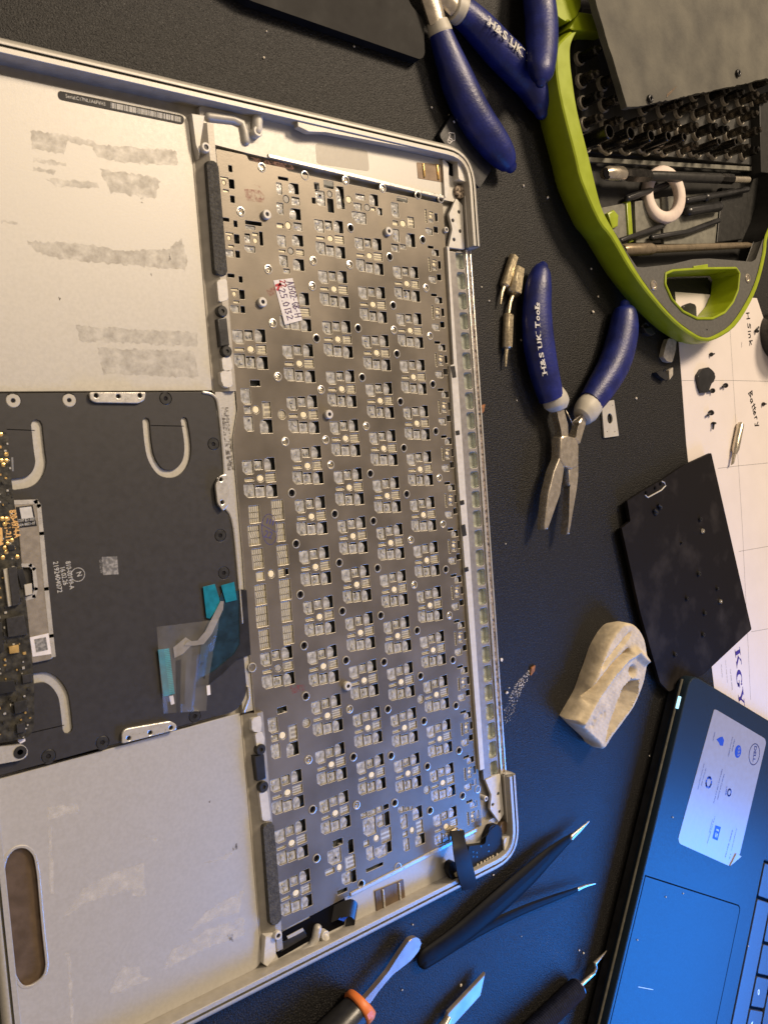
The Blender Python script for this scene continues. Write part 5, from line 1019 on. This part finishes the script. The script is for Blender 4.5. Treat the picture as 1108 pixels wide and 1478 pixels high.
small_screw(1026, 564, -.1, 'round-headed screw against the lumpy rubber piece'); small_screw(1045, 557, -.4, 'round-headed screw just right of the lumpy rubber piece'); small_screw(1024, 597, -.6, 'thick screw lying below the lumpy rubber piece', 1.1); small_screw(1029.5, 614, -1.4, 'lowest screw of the left column, standing on the paper', .9)
small_screw(1103, 583, 3.1, 'screw at the end of the handwritten lower word', .8); small_screw(1093, 475, 2.0, 'black screw leaning against the round metal canister', .9)
loose_c = root('steel_tip', at(1065, 640, 0), 'shiny steel tip with a needle end lying on the paper', 'bit')
bm = B(); tube(bm, [at(x, y, 2.6) for x, y in ((1069, 612), (1067.5, 615), (1061, 648), (1059.5, 655))], [1.9, 2.3, 2.3, 1.4], 12); part('tip_sleeve', bm, 'steel', loose_c)
bm = B(); tube(bm, [at(x, y, 2.6) for x, y in ((1060, 652), (1057, 668), (1055, 671))], [1.3, .9, .3], 8); part('tip_needle', bm, 'steel', loose_c)
c = at(1155, 478, 19); cn = root('metal_canister', (c.x, c.y, 0), 'dark round metal canister cut off by the right edge', 'canister')
bm = B(); lathe(bm, [(14.4, 0), (15, 1.0), (15, 17), (14.4, 18.6), (13, 19.4), (12.2, 18.2), (3, 18.2)], (c.x, c.y, .4), 48); part('canister_body', bm, 'boss_dark', cn)
# clutter under the case: clip, connectors, scraps
bm = B(); L_ = px([(285, 215), (305, 200), (325, 215), (318, 235), (296, 235), (285, 215)], 4.347, 860, 420); tube(bm, [at(x, y, 1.6) for x, y in L_], .6, 8); prism(bm, pts(px([(300, 230), (350, 225), (375, 265), (350, 280), (315, 262)], 4.347, 860, 420), 3), .2, 3, .5)
solo('cable_clip', bm, 'black', 'small black clip with a loop under the edge of the lime case', 'clip')
bm = B(); prism(bm, rounded(pts([(964, 488), (976, 490), (975, 505), (970, 523), (962, 521), (957, 514), (960, 500)], 3), .8), .2, 3, .6); solo('plastic_scrap', bm, 'holder_ring', 'grey plastic scrap sticking out below the lime case onto the mat', 'scrap')
bm = B(); prism(bm, rounded(pts([(965, 534), (971, 530), (971, 541), (966, 548)], 2), .4), .2, 2, .4); solo('plastic_scrap', bm, 'holder_ring', 'small pale scrap beside the paper edge with a dark connector', 'scrap')
bm = B(); prism(bm, rounded(pts([(947, 537), (958, 533), (965, 543), (961, 549), (952, 543)], 3), .5), .2, 3, .5); tube(bm, [at(957, 535, 3), at(961, 532, 4)], .5, 8); solo('small_connector', bm, 'black', 'small dark connector lying left of the paper edge', 'connector')
bm = B(); prism(bm, rounded(pts([(982, 452), (985, 441), (994, 437), (1003, 440), (1004, 462), (992, 462)], 1.6), 1.2), .45, 2.2, .5); solo('black_tab', bm, 'black', 'rounded black tab on the paper inside the lime grip opening', 'tab')
# ---------------------------------------------------------------- dark panel on the paper
PH = 5.0
pn = root('dark_sheet', at(980, 810, 0), 'dusty black panel with a notched corner lying half on the paper', 'panel')
q = px([(585, 48), (790, 945), (545, 1175), (370, 1262), (325, 1215), (225, 860), (130, 430), (175, 395), (158, 292), (240, 240), (335, 185), (445, 112)], 3.52, 860, 640)
bm = B(); prism(bm, rounded(pts(q, PH), .6), 3.2, PH, .25); part('panel_sheet', bm, 'panel', pn)
bm = B(); prism(bm, [tuple(Vector(p).lerp(Vector((205, -140)), .06)) for p in pts(q, PH)], .45, 3.2); part('panel_core', bm, 'black', pn)
bm = B(); Lq = px([(248, 262), (262, 275), (330, 238), (352, 215), (345, 198), (332, 192)], 3.52, 860, 640); tube(bm, [at(x, y, PH + .15) for x, y in Lq], .4, 8); part('connector_frame', bm, 'alu', pn)
for a, b in ((252, 250), (298, 226), (325, 205)):
    x, y = px([(a, b)], 3.52, 860, 640)[0]; bm = B(); c = at(x, y, PH); lathe(bm, [(.9, 0), (.9, .4), (.6, .5)], (c.x, c.y, PH), 10); part('connector_pin', bm, 'dark', pn)
labs = ['upper left', 'upper left', 'upper', 'upper', 'middle', 'left of centre', 'right of centre', 'right of centre', 'lower', 'lowest', 'bottom left', 'bottom']
for i, (a, b, s_, mt) in enumerate(((300, 350, 1.6, 'black'), (322, 325, 1.2, 'black'), (525, 385, 1.3, 'black'), (537, 445, 1.5, 'screw'), (518, 662, 1.4, 'boss_dark'), (458, 788, 1.2, 'black'), (612, 738, 1.0, 'boss_dark'), (627, 803, 1.4, 'screw'), (548, 862, 1.3, 'black'), (540, 972, 1.3, 'black'), (397, 1072, 1.2, 'boss_dark'), (430, 505, .7, 'boss_dark'))):
    x, y = px([(a, b)], 3.52, 860, 640)[0]; c = at(x, y, PH); bm = B(); lathe(bm, [(s_, 0), (s_ * 1.05, .5), (s_ * .8, 1.2), (s_ * .4, 1.2), (s_ * .3, .8)], (c.x, c.y, PH + .03), 12)
    if i < 2: tube(bm, [c + Vector((0, 0, 1)), c + Vector((-2.4, 1.6, .9))], .7, 8)
    lab = ['black screw lying at the dust patch near the notched corner', 'black screw beside the connector frame', 'black screw just above the bright steel screw', 'bright steel screw on the upper half of the black panel', 'grey washer-like screw in the middle of the black panel', 'black screw left of the lower bright screw', 'dull grey screw above the lower bright screw', 'bright steel screw on the lower half of the black panel', 'black screw just below the lower bright screw', 'black screw nearest the paper corner of the panel', 'dull grey screw nearest the plaster cast', 'tiny grey speck-like screw left of the upper bright screw'][i]
    solo('panel_screw', bm, mt, lab, 'screw', 'screws scattered on the black panel')
# ---------------------------------------------------------------- plaster cast
out = px([(515, 740), (560, 655), (610, 555), (650, 460), (680, 375), (700, 300), (735, 235), (785, 185), (850, 163), (915, 170), (965, 215), (998, 290), (1008, 380), (1003, 460), (980, 560), (930, 680), (880, 755), (840, 810), (790, 880), (735, 952), (690, 915), (620, 868), (570, 812)], 4.262, 700, 860)
CH = 11.5
foot = pts(out, 0)
topo = px([(560, 770), (600, 700), (655, 600), (690, 500), (720, 420), (745, 345), (772, 285), (815, 215), (862, 172), (915, 176), (960, 218), (990, 290), (1000, 380), (995, 460), (972, 560), (922, 680), (872, 755), (832, 810), (782, 878), (735, 945), (700, 905), (640, 850), (600, 812)], 4.262, 700, 860)
topw = smooth_path(pts(topo + [topo[0]], CH), 4)[:-1]
# the base stands where the top outline comes down, a little proud on the near side
basew = smooth_path(pts(out + [out[0]], 1.0), 4)[:-1]
basew = [tuple(Vector(b).lerp(Vector(t), .55)) if (Vector(b) - Vector(t)).length > 5 else b for b, t in zip(basew, topw)]
basew = topw
def seg_d(p, a, b):
    p, a, b = Vector(p), Vector(a), Vector(b); t = max(0, min(1, (p - a).dot(b - a) / (b - a).length_squared)); return (p - a.lerp(b, t)).length, t
ridge_l = pts(px([(590, 790), (680, 620), (780, 480), (860, 390), (930, 345), (985, 400)], 4.262, 700, 860), CH)
groove_l = pts(px([(640, 640), (720, 530), (800, 430), (880, 350)], 4.262, 700, 860), CH)
hollow = pts(px([(845, 570), (900, 510), (945, 520), (940, 600), (900, 690), (820, 790), (740, 900), (760, 800), (800, 690)], 4.262, 700, 860), CH)
hole_ = at2(*px([(908, 462)], 4.262, 700, 860)[0], CH)
def poly_d(p, line): return min(seg_d(p, a, b)[0] for a, b in zip(line, line[1:]))
def cast_z(x, y):
    p = (x, y); z = CH
    dr = poly_d(p, ridge_l); dg = poly_d(p, groove_l)
    z += 3.0 * math.exp(-(dr / 1.9) ** 2) - 5.6 * math.exp(-(dg / 1.5) ** 2)
    dh_ = poly_d(p, hollow + hollow[:1])
    if inside(p, hollow): z -= min(8.5, dh_ * 2.4 + .6)
    hd = (Vector(p) - Vector(hole_)).length
    z -= 6.5 * math.exp(-(hd / 2.0) ** 2)
    # tooth hollows along the outer arch
    for k in range(9):
        t = k / 8; a = Vector(at2(*px([(735 + 150 * t, 430 - 190 * t)], 4.262, 700, 860)[0], CH)); d_ = Vector(p) - a
        z -= (1.7 + .5 * math.sin(k * 2.2)) * math.exp(-((d_.x * .7 + d_.y * .7) / 2.4) ** 2 - ((d_.x * .7 - d_.y * .7) / .9) ** 2)
    for k in range(14):
        rk = random.Random(k * 7 + 1); a = Vector(at2(*px([(590 + rk.uniform(0, 150), 720 + rk.uniform(0, 130))], 4.262, 700, 860)[0], CH)); d_ = Vector(p) - a; z -= rk.uniform(.3, .8) * math.exp(-(d_.length / .7) ** 2)
    z = max(z, 2.0)
    return z + .10 * math.sin(x * 1.9 + 1.3 * math.sin(y * 1.7)) * math.sin(y * 2.3)
from mathutils.geometry import delaunay_2d_cdt
xs = [p[0] for p in topw]; ys = [p[1] for p in topw]; vin = [Vector(p) for p in topw]; nb_ = len(vin); rr = random.Random(4)
x = min(xs)
while x < max(xs):
    y = min(ys)
    while y < max(ys):
        p = (x + rr.uniform(-.15, .15), y + rr.uniform(-.15, .15))
        if inside(p, topw) and poly_d(p, topw + topw[:1]) > .45: vin.append(Vector(p))
        y += .62
    x += .62
r_ = delaunay_2d_cdt(vin, [(i, (i + 1) % nb_) for i in range(nb_)], [], 1, 1e-5)
bm = B(); vs = []
for v in r_[0]:
    e = poly_d(v, topw + topw[:1]); vs.append(bm.verts.new((v.x, v.y, cast_z(v.x, v.y) - 1.2 * max(0, 1 - e / 1.2) ** 2)))
for f in r_[2]:
    try: bm.faces.new([vs[i] for i in f])
    except ValueError: pass
bd = [e for e in bm.edges if len(e.link_faces) == 1]
cen_ = Vector((sum(xs) / len(xs), sum(ys) / len(ys), 0))
ex = bmesh.ops.extrude_edge_only(bm, edges=bd); nv = [g for g in ex['geom'] if isinstance(g, bmesh.types.BMVert)]
for v in nv: v.co.z = 5.0; v.co.x += (v.co.x - cen_.x) * .01; v.co.y += (v.co.y - cen_.y) * .01
bd2 = [g for g in ex['geom'] if isinstance(g, bmesh.types.BMEdge)]
ex = bmesh.ops.extrude_edge_only(bm, edges=bd2); nv = [g for g in ex['geom'] if isinstance(g, bmesh.types.BMVert)]
for v in nv: v.co.z = .1; v.co.x += (cen_.x - v.co.x) * .05; v.co.y += (cen_.y - v.co.y) * .04
bmesh.ops.recalc_face_normals(bm, faces=bm.faces)
solo('plaster_cast', bm, 'plaster', 'cream plaster dental cast with a hollow, standing on the dark mat', 'plaster cast', angle=45)
# ---------------------------------------------------------------- dark laptop at the lower right
LZ = 13.0
lt = root('laptop', at(1060, 1300, 0), 'dark laptop with a silver information sticker lit blue by its screen', 'laptop')
C0 = Vector(at2(997, 972, LZ)); e1 = (Vector(at2(873, 1490, LZ)) - C0).normalized(); e2 = Vector((-e1.y, e1.x))          # along the front edge, towards the screen
if e2.dot(Vector((1, 0))) < 0: e2 = -e2
def lp2(a, b): v = C0 + e1 * a + e2 * b; return (v.x, v.y)
def lxy(x, y, z=LZ): v = Vector(at2(x, y, z)) - C0; return (v.dot(e1), v.dot(e2))
wellp = [lxy(1094, 1300), lxy(1049, 1490)]
kb0 = (wellp[0][1] + wellp[1][1]) / 2
LW, LD = 345.0, 242.0
body = rounded([lp2(0, 0), lp2(LW, 0), lp2(LW, LD), lp2(0, LD)], [9, 9, 3, 3], 6)
wa = lxy(1106, 1247)[0] - 1.5
well = rounded([lp2(wa, kb0), lp2(LW - wa, kb0), lp2(LW - wa, kb0 + 104), lp2(wa, kb0 + 104)], 1.2, 3)
tpl = [lxy(968, 1273), lxy(1069, 1306)]; ta = (tpl[0][0] + tpl[1][0]) / 2 + 1; tb = (tpl[0][1], tpl[1][1])
bm = B(); plate(bm, body, [well], 6, LZ, .8); part('palm_rest', bm, 'lap', lt)
bm = B(); prism(bm, [tuple(Vector(p).lerp(Vector(lp2(LW / 2, LD / 2)), .012)) for p in body], 1.5, 6.0, 0); part('laptop_base', bm, 'black', lt)
bm = B(); prism(bm, well, 6.5, 10.4); part('key_well', bm, 'dark', lt)
bm = B(); edge_l = offset_path(body[-1:] + body[:9], 0) ; tube(bm, [(*lp2(4, -.1), 8.6), (*lp2(LW - 4, -.1), 8.6)], .7, 8); part('front_trim', bm, 'rim_shade', lt)
bm = B(); a0, b0 = lxy(993, 1022, 10); prism(bm, [lp2(a0 - 3.4, -.6), lp2(a0 + 3.4, -.6), lp2(a0 + 3.4, .6), lp2(a0 - 3.4, .6)], 8.8, 10.6, .3); part('indicator_light', bm, 'led', lt)
bm = B(); tw, td = 105, tb[1] - 3.0
trk = rounded([lp2(ta, 2.5), lp2(ta + tw, 2.5), lp2(ta + tw, tb[1]), lp2(ta, tb[1])], [.1, .1, 4, 4], 5)
ring_o = trk + trk[:1]; ribbon(bm, ring_o, .75, LZ + .03); part('trackpad_groove', bm, 'dark', lt)
bm = B(); prism(bm, offset_path(trk, -.1), LZ, LZ + .02); part('trackpad_surface', bm, 'lap', lt)
bm = B(); ribbon(bm, [lp2(*lxy(921, 1425)), lp2(*lxy(942, 1429))], .35, LZ + .05); part('trackpad_mark', bm, 'white_print', lt)
# keys: rows run along the front edge
kp = 18.6
k0a, _ = lxy(1096, 1308); 
def lkey(a, b, w, h, ch=None):
    bm = B(); q = rounded([lp2(a, b), lp2(a + w, b), lp2(a + w, b + h), lp2(a, b + h)], 1.6, 3); prism(bm, q, 10.5, 12.7, .5); k_ = part('key', bm, 'lapkey', lt)
    if ch:
        bm = B(); text(bm, ch, lp2(a + w * .62, b + h * .34), lp2(a + w * .62 + .01 + 2.4 * 0, b + h * .34 + 0) if False else tuple(Vector(lp2(a + w * .55, b + h * .3)) + e2 * 2.6), 12.75, 3.6, bold=.3); part('key_letter', bm, 'white_label', k_)
lbl_rows = [(['', '', '', '', '', '', '', ''], 0.0), (['0', '7', '', '', '', '', '', ''], .0), ([''] * 8, .5), ([''] * 8, .2), ([''] * 8, .0)]
sp0 = lxy(1096, 1299)[0]; r10 = lxy(1086, 1409)[0]
for r_i in range(5):
    b = kb0 + 2.2 + r_i * kp
    if r_i == 0: cuts = [wa + 1.4, sp0 - 1.9, sp0, sp0 + 95] ; spans = [(wa + 1.4, sp0 - 1.8), (sp0, sp0 + 95)] + [(sp0 + 97 + 18.6 * k, sp0 + 113.8 + 18.6 * k) for k in range(7)]
    else:
        off = (r10 - wa - 1.4 + (0, 0, 9.3, 4.6, 0)[r_i]) % kp; spans = [(wa + 1.4 + off + kp * k, wa + 1.4 + off + kp * k + 16.8) for k in range(15)]
        if off > 5: spans.insert(0, (wa + 1.4, wa + off - .4))
    for ci, (a, e_) in enumerate(spans):
        if e_ > LW - wa - 1: break
        mk = ('0' if abs(a - r10) < 1 else '7' if abs(a - r10 - kp) < 1 else None) if r_i == 1 else None
        lkey(a, b, e_ - a, 16.6, mk)
# sticker
sk = pts([(1030, 1024), (1034, 1025), (1103, 1066), (1105, 1072), (1067, 1233), (1051, 1250), (980, 1218), (978, 1211)], LZ)
bm = B(); prism(bm, rounded(sk, [1, 1, 1.5, 1.5, .3, .3, 1.5, 1.5]), LZ + .02, LZ + .16, .03); stk = part('information_sticker', bm, 'sticker', lt); zs = LZ + .22
def s6(a, b): return at2(980 + a / 6.156, 1020 + b / 6.156, zs)
bm = B(); prism(bm, [s6(545, 1330), s6(500, 1305), s6(445, 1415)], LZ + .2, LZ + .9, .1); part('lifted_corner', bm, 'sticker', stk)
def ring_print(c, rx, n=26, w=.35):
    bm = B(); p0 = Vector(s6(*c)); ribbon(bm, [(p0.x + rx * math.cos(k * 6.2832 / n), p0.y + rx * math.sin(k * 6.2832 / n)) for k in range(n + 1)], w, zs); return bm
bm = ring_print((667, 425), 6.2, w=.55); text(bm, 'DELL', s6(668, 350), s6(652, 490), zs, 3.0, bold=.25); part('printed_emblem', bm, 'logo_dark', stk)
bm = B(); c = s6(522, 400); sheet(bm, circ(c[0], c[1], 3.7, 20), zs); part('printed_icon', bm, 'logo', stk)
bm = B(); text(bm, '555', s6(525, 360), s6(515, 440), zs + .04, 2.2); part('icon_symbol', bm, 'sticker', stk)
bm = B(); sheet(bm, [s6(*p) for p in ((330, 292), (362, 272), (385, 268), (398, 300), (388, 350), (362, 346), (350, 318))], zs); part('printed_icon', bm, 'logo', stk)
bm = B(); c = s6(262, 675); 
for k in range(3):
    a = k * 2.094 + .4; ribbon(bm, [(c[0] + 2.8 * math.cos(a + t), c[1] + 2.8 * math.sin(a + t)) for t in (0, .5, 1.0, 1.5)], 1.3, zs)
part('printed_icon', bm, 'logo', stk)
bm = B(); c = s6(445, 765); ribbon(bm, [(c[0] + 1.9 * math.cos(k * .5), c[1] + 1.9 * math.sin(k * .5)) for k in range(13)], .9, zs); text(bm, 'USB', s6(418, 712), s6(408, 790), zs, 1.2, bold=.2); part('printed_icon', bm, 'logo', stk)
bm = B(); sheet(bm, [s6(*p) for p in ((322, 1055), (370, 1072), (340, 1192), (294, 1172))], zs); part('printed_icon', bm, 'logo', stk)
bm = B(); text(bm, '15', s6(330, 1085), s6(312, 1160), zs + .04, 3.0, bold=.4); part('icon_symbol', bm, 'sticker', stk)
bm = B()
for s_, a, b in (('Wireless-AC', (312, 225), (296, 305)), ('Intel Core i5-5200U', (470, 270), (432, 440)), ('2.7GHz 3MB Cache', (488, 290), (465, 400)), ('8GB Memory Upgradeable', (215, 505), (160, 735)), ('HD Graphics 5500', (232, 545), (190, 700)), ('HDMI and USB 3.0 Ports', (378, 555), (302, 858)), ('Media Card Reader', (395, 600), (335, 830)), ('15.6 HD Display', (312, 975), (245, 1215)), ('Windows Ready', (290, 1000), (262, 1120)), ('Inspiron 15', (505, 1085), (440, 1355)), ('5000 Series', (470, 1095), (405, 1340))): text(bm, s_, s6(*a), s6(*b), zs, 1.15)
part('small_print', bm, 'logo_dark', stk)
# ---------------------------------------------------------------- tools at the bottom edge
tz = root('tweezers', at(615, 1385, 0), 'black coated tweezers with two bare pointed tips, lying open', 'tweezers')
def arm(pl_, z, nm, mt, flat=.35):
    bm = B(); c = smooth_path([(x, y, w, zz) for (x, y, w), zz in zip(pl_, z)], 5); a = [at(x, y, zz) for x, y, w, zz in c]; rs = [(at(x, y + w, zz) - at(x, y, zz)).length * .42 for x, y, w, zz in c]
    tube(bm, a, rs, 12, flat=flat, round_start=True); part(nm, bm, mt, tz, angle=60)
arm([(612, 1384, 34), (660, 1352, 42), (715, 1306, 46), (760, 1266, 42), (795, 1233, 30), (826, 1207, 13)], [2.5, 3, 4, 4, 4, 3.5], 'tweezer_arm', 'tweezer')
arm([(614, 1390, 24), (690, 1345, 20), (745, 1318, 17), (790, 1300, 14), (834, 1284, 8)], [3, 3.5, 4.5, 4.5, 4], 'tweezer_arm', 'tweezer')
arm([(825, 1209, 11), (836, 1199, 8), (850, 1186, 2)], [4, 4, 4], 'bare_tip', 'steel', .6); arm([(834, 1284, 7), (846, 1279, 5), (859, 1276, 2)], [4, 4, 4], 'bare_tip', 'steel', .6)
sp = root('spudger', at(520, 1450, 0), 'steel prying tool with an orange collar on its black handle', 'prying tool')
bm = B(); q = pts([(601, 1353), (608, 1358), (608, 1366), (602, 1376), (594, 1386), (588, 1391), (566, 1408), (546, 1432), (532, 1452), (524, 1446), (540, 1428), (560, 1404), (578, 1376), (592, 1356)], 5); prism(bm, rounded(q, 1), 2.6, 5.0, .9); part('steel_blade', bm, 'blade_steel', sp)
bm = B(); tube(bm, [at(x, y, 7) for x, y in ((523, 1449), (517, 1456), (470, 1505), (400, 1580))], [5.0, 6.2, 7.0, 7.2], 18); part('handle', bm, 'black', sp, angle=60)
bm = B(); tube(bm, [at(x, y, 7) for x, y in ((525, 1446), (522, 1450), (515, 1457), (513, 1459))], [6.2, 7.0, 7.2, 6.6], 18); part('orange_collar', bm, 'orange', sp, angle=60)
bm = B(); tube(bm, [at(x, y, 9.5) for x, y in ((512, 1466), (500, 1482))], [2.4, 3.0], 12, round_start=True); part('orange_inlay', bm, 'orange', sp)
kn = root('blade_tool', at(670, 1460, 0), 'bare steel blade with an angled end, cropped by the bottom edge', 'blade')
bm = B(); prism(bm, pts([(701, 1405), (694, 1438), (656, 1480), (640, 1488), (642, 1478), (647, 1462)], 4), 2.4, 4.0, .6); part('blade', bm, 'blade_steel', kn)
bm = B(); tube(bm, [at(x, y, 3.4) for x, y in ((648, 1468), (640, 1482), (610, 1520))], [1.6, 2.2, 3.4], 12); part('tang', bm, 'steel', kn)
pk = root('dental_pick', at(800, 1450, 0), 'hooked steel pick with a ridged translucent handle at the bottom edge', 'pick')
bm = B(); tube(bm, [at(x, y, z) for x, y, z in ((838, 1422, 5), (848, 1413, 5), (857, 1405, 5.5), (860, 1397, 6), (858, 1391, 6.5), (866, 1383, 6), (875, 1373, 5))], [1.0, .9, .8, .75, 1.0, .7, .2], 10); part('hooked_wire', bm, 'steel', pk)
bm = B(); a = at(836, 1424, 5.5); b = at(742, 1515, 5.5); L_ = []; rs = []
for k in range(80):
    L_.append(a.lerp(b, k / 79)); rs.append(4.4 + (.65 if k % 2 else 0) if k > 1 else 3.4 + k)
tube(bm, L_, rs, 20); part('ridged_handle', bm, 'knurl', pk, angle=12)
# ---------------------------------------------------------------- crumbs and grit
CR = [(718, 100, 2.0), (647, 166, .9), (622, 155, 1.0), (754, 268, 1.0), (789, 285, 1.2), (694, 414, .7), (705, 434, .8), (751, 491, .9), (852, 388, 1.0), (862, 428, 1.0), (854, 450, 1.5), (917, 575, 1.2), (729, 785, .6), (722, 952, 1.5), (730, 1000, 1.3), (734, 993, .7), (727, 1025, .6), (936, 1091, .9), (510, 67, .9), (380, 83, .8), (384, 45, .7), (338, 158, .6), (745, 578, .6), (711, 1263, .9), (835, 1372, .8), (841, 1376, 1.0), (664, 1422, 1.2), (595, 1335, .7), (580, 1429, .6), (752, 1352, .5)]
NEAR = ['x', 'beside the grip tip at the arrow card, upper one', 'left of the arrow card, by the top grip', 'left of the lime case, upper of two', 'left of the lime case, lower of two', 'left of the loose bits, upper of two', 'left of the loose bits, lower of two', 'beside the lettered grip, by the lowest bit', 'under the lime case edge, nearest the grip', 'under the lime case edge, next to a bigger crumb', 'under the lime case edge, biggest there', 'right of the perforated plate', 'beside the slotted hinge edge, below the pliers tips', 'against the hinge edge above the gritty smear', 'left of the gritty smear, larger of two', 'left of the gritty smear, smaller of two', 'at the lower end of the gritty smear', 'between the plaster cast and the laptop', 'below the black board at the top', 'left end below the black board', 'close under the black board edge', 'on the mat above the case rim boss', 'between hinge edge and pliers grip', 'beside the rounded case corner by the tweezers', 'near the hooked pick, smaller of two', 'near the hooked pick, larger of two', 'above the bare steel blade', 'above the spudger tip by the case', 'between spudger and bare blade', 'between the tweezers and the hooked pick']
for i, (x, y, s_) in enumerate(CR):
    rk = random.Random(i); c = at(x, y, 0); bm = B()
    bmesh.ops.create_icosphere(bm, subdivisions=1, radius=.62 * s_)
    for v in bm.verts: v.co = Vector((v.co.x * rk.uniform(.6, 1.3), v.co.y * rk.uniform(.6, 1.3), v.co.z * rk.uniform(.4, .8)))
    if i == 0:
        for v in bm.verts: v.co.y *= 1.8
    bmesh.ops.translate(bm, vec=(c.x, c.y, .42 * s_), verts=bm.verts)
    lab = 'pale flake with a forked end below the lettered blue grip' if i == 0 else 'tiny pale crumb ' + NEAR[i]
    solo('crumb', bm, 'crumb', lab, 'crumb', None if i == 0 else 'pale crumbs scattered on the mat', angle=20)
bm = B(); rg = random.Random(21); gp = pts([(770, 966), (752, 998), (738, 1038), (727, 1048), (728, 1020), (744, 987), (762, 968)], 0)
gx = [p[0] for p in gp]; gy = [p[1] for p in gp]; n_ = 0
while n_ < 330:
    p = (rg.uniform(min(gx), max(gx)), rg.uniform(min(gy), max(gy)))
    t_ = (p[1] - min(gy)) / (max(gy) - min(gy))
    if not inside(p, gp) or rg.random() > .25 + .75 * t_: continue
    r_ = rg.uniform(.06, .22) * (.6 + .6 * t_); res = bmesh.ops.create_icosphere(bm, subdivisions=0 or 1, radius=r_, matrix=Matrix.Translation((p[0], p[1], r_ * .6)) @ Matrix.Rotation(rg.uniform(0, 3), 4, 'Z') @ Matrix.Diagonal((rg.uniform(.7, 1.8), 1, .7, 1))); n_ += 1
o = solo('grit_smear', bm, 'crumb', 'pale smear of loose grit on the mat beside the hinge edge', 'grit'); o['kind'] = 'stuff'
bm = B(); prism(bm, rounded(pts([(766, 964), (772, 960), (771, 968), (765, 976)], .5), .4), .08, .8, .2); solo('brown_flake', bm, 'orange_stain', 'brown flake at the upper end of the gritty smear', 'flake')
bm = B(); prism(bm, rounded(pts([(694, 585), (700, 583), (698, 594), (694, 598)], .5), .4), .05, .6, .2); solo('brown_flake', bm, 'orange_stain', 'brown flake lying against the middle of the hinge edge', 'flake')
for x, y, lab in ((960, 1295, 'tiny speck on the laptop just left of the touchpad corner'), (985, 1290, 'tiny speck on the top edge of the laptop touchpad'), (919, 1357, 'tiny speck on the laptop close to its front edge'), (1079, 1366, 'tiny speck in the gap beside the laptop space bar'), (970, 1180, 'tiny speck on the laptop left of the sticker')):
    c = at(x, y, LZ); bm = B(); bmesh.ops.create_icosphere(bm, subdivisions=1, radius=.42, matrix=Matrix.Translation((c.x, c.y, LZ + .3)))
    solo('dust_speck', bm, 'crumb', lab, 'speck', 'specks on the dark laptop')
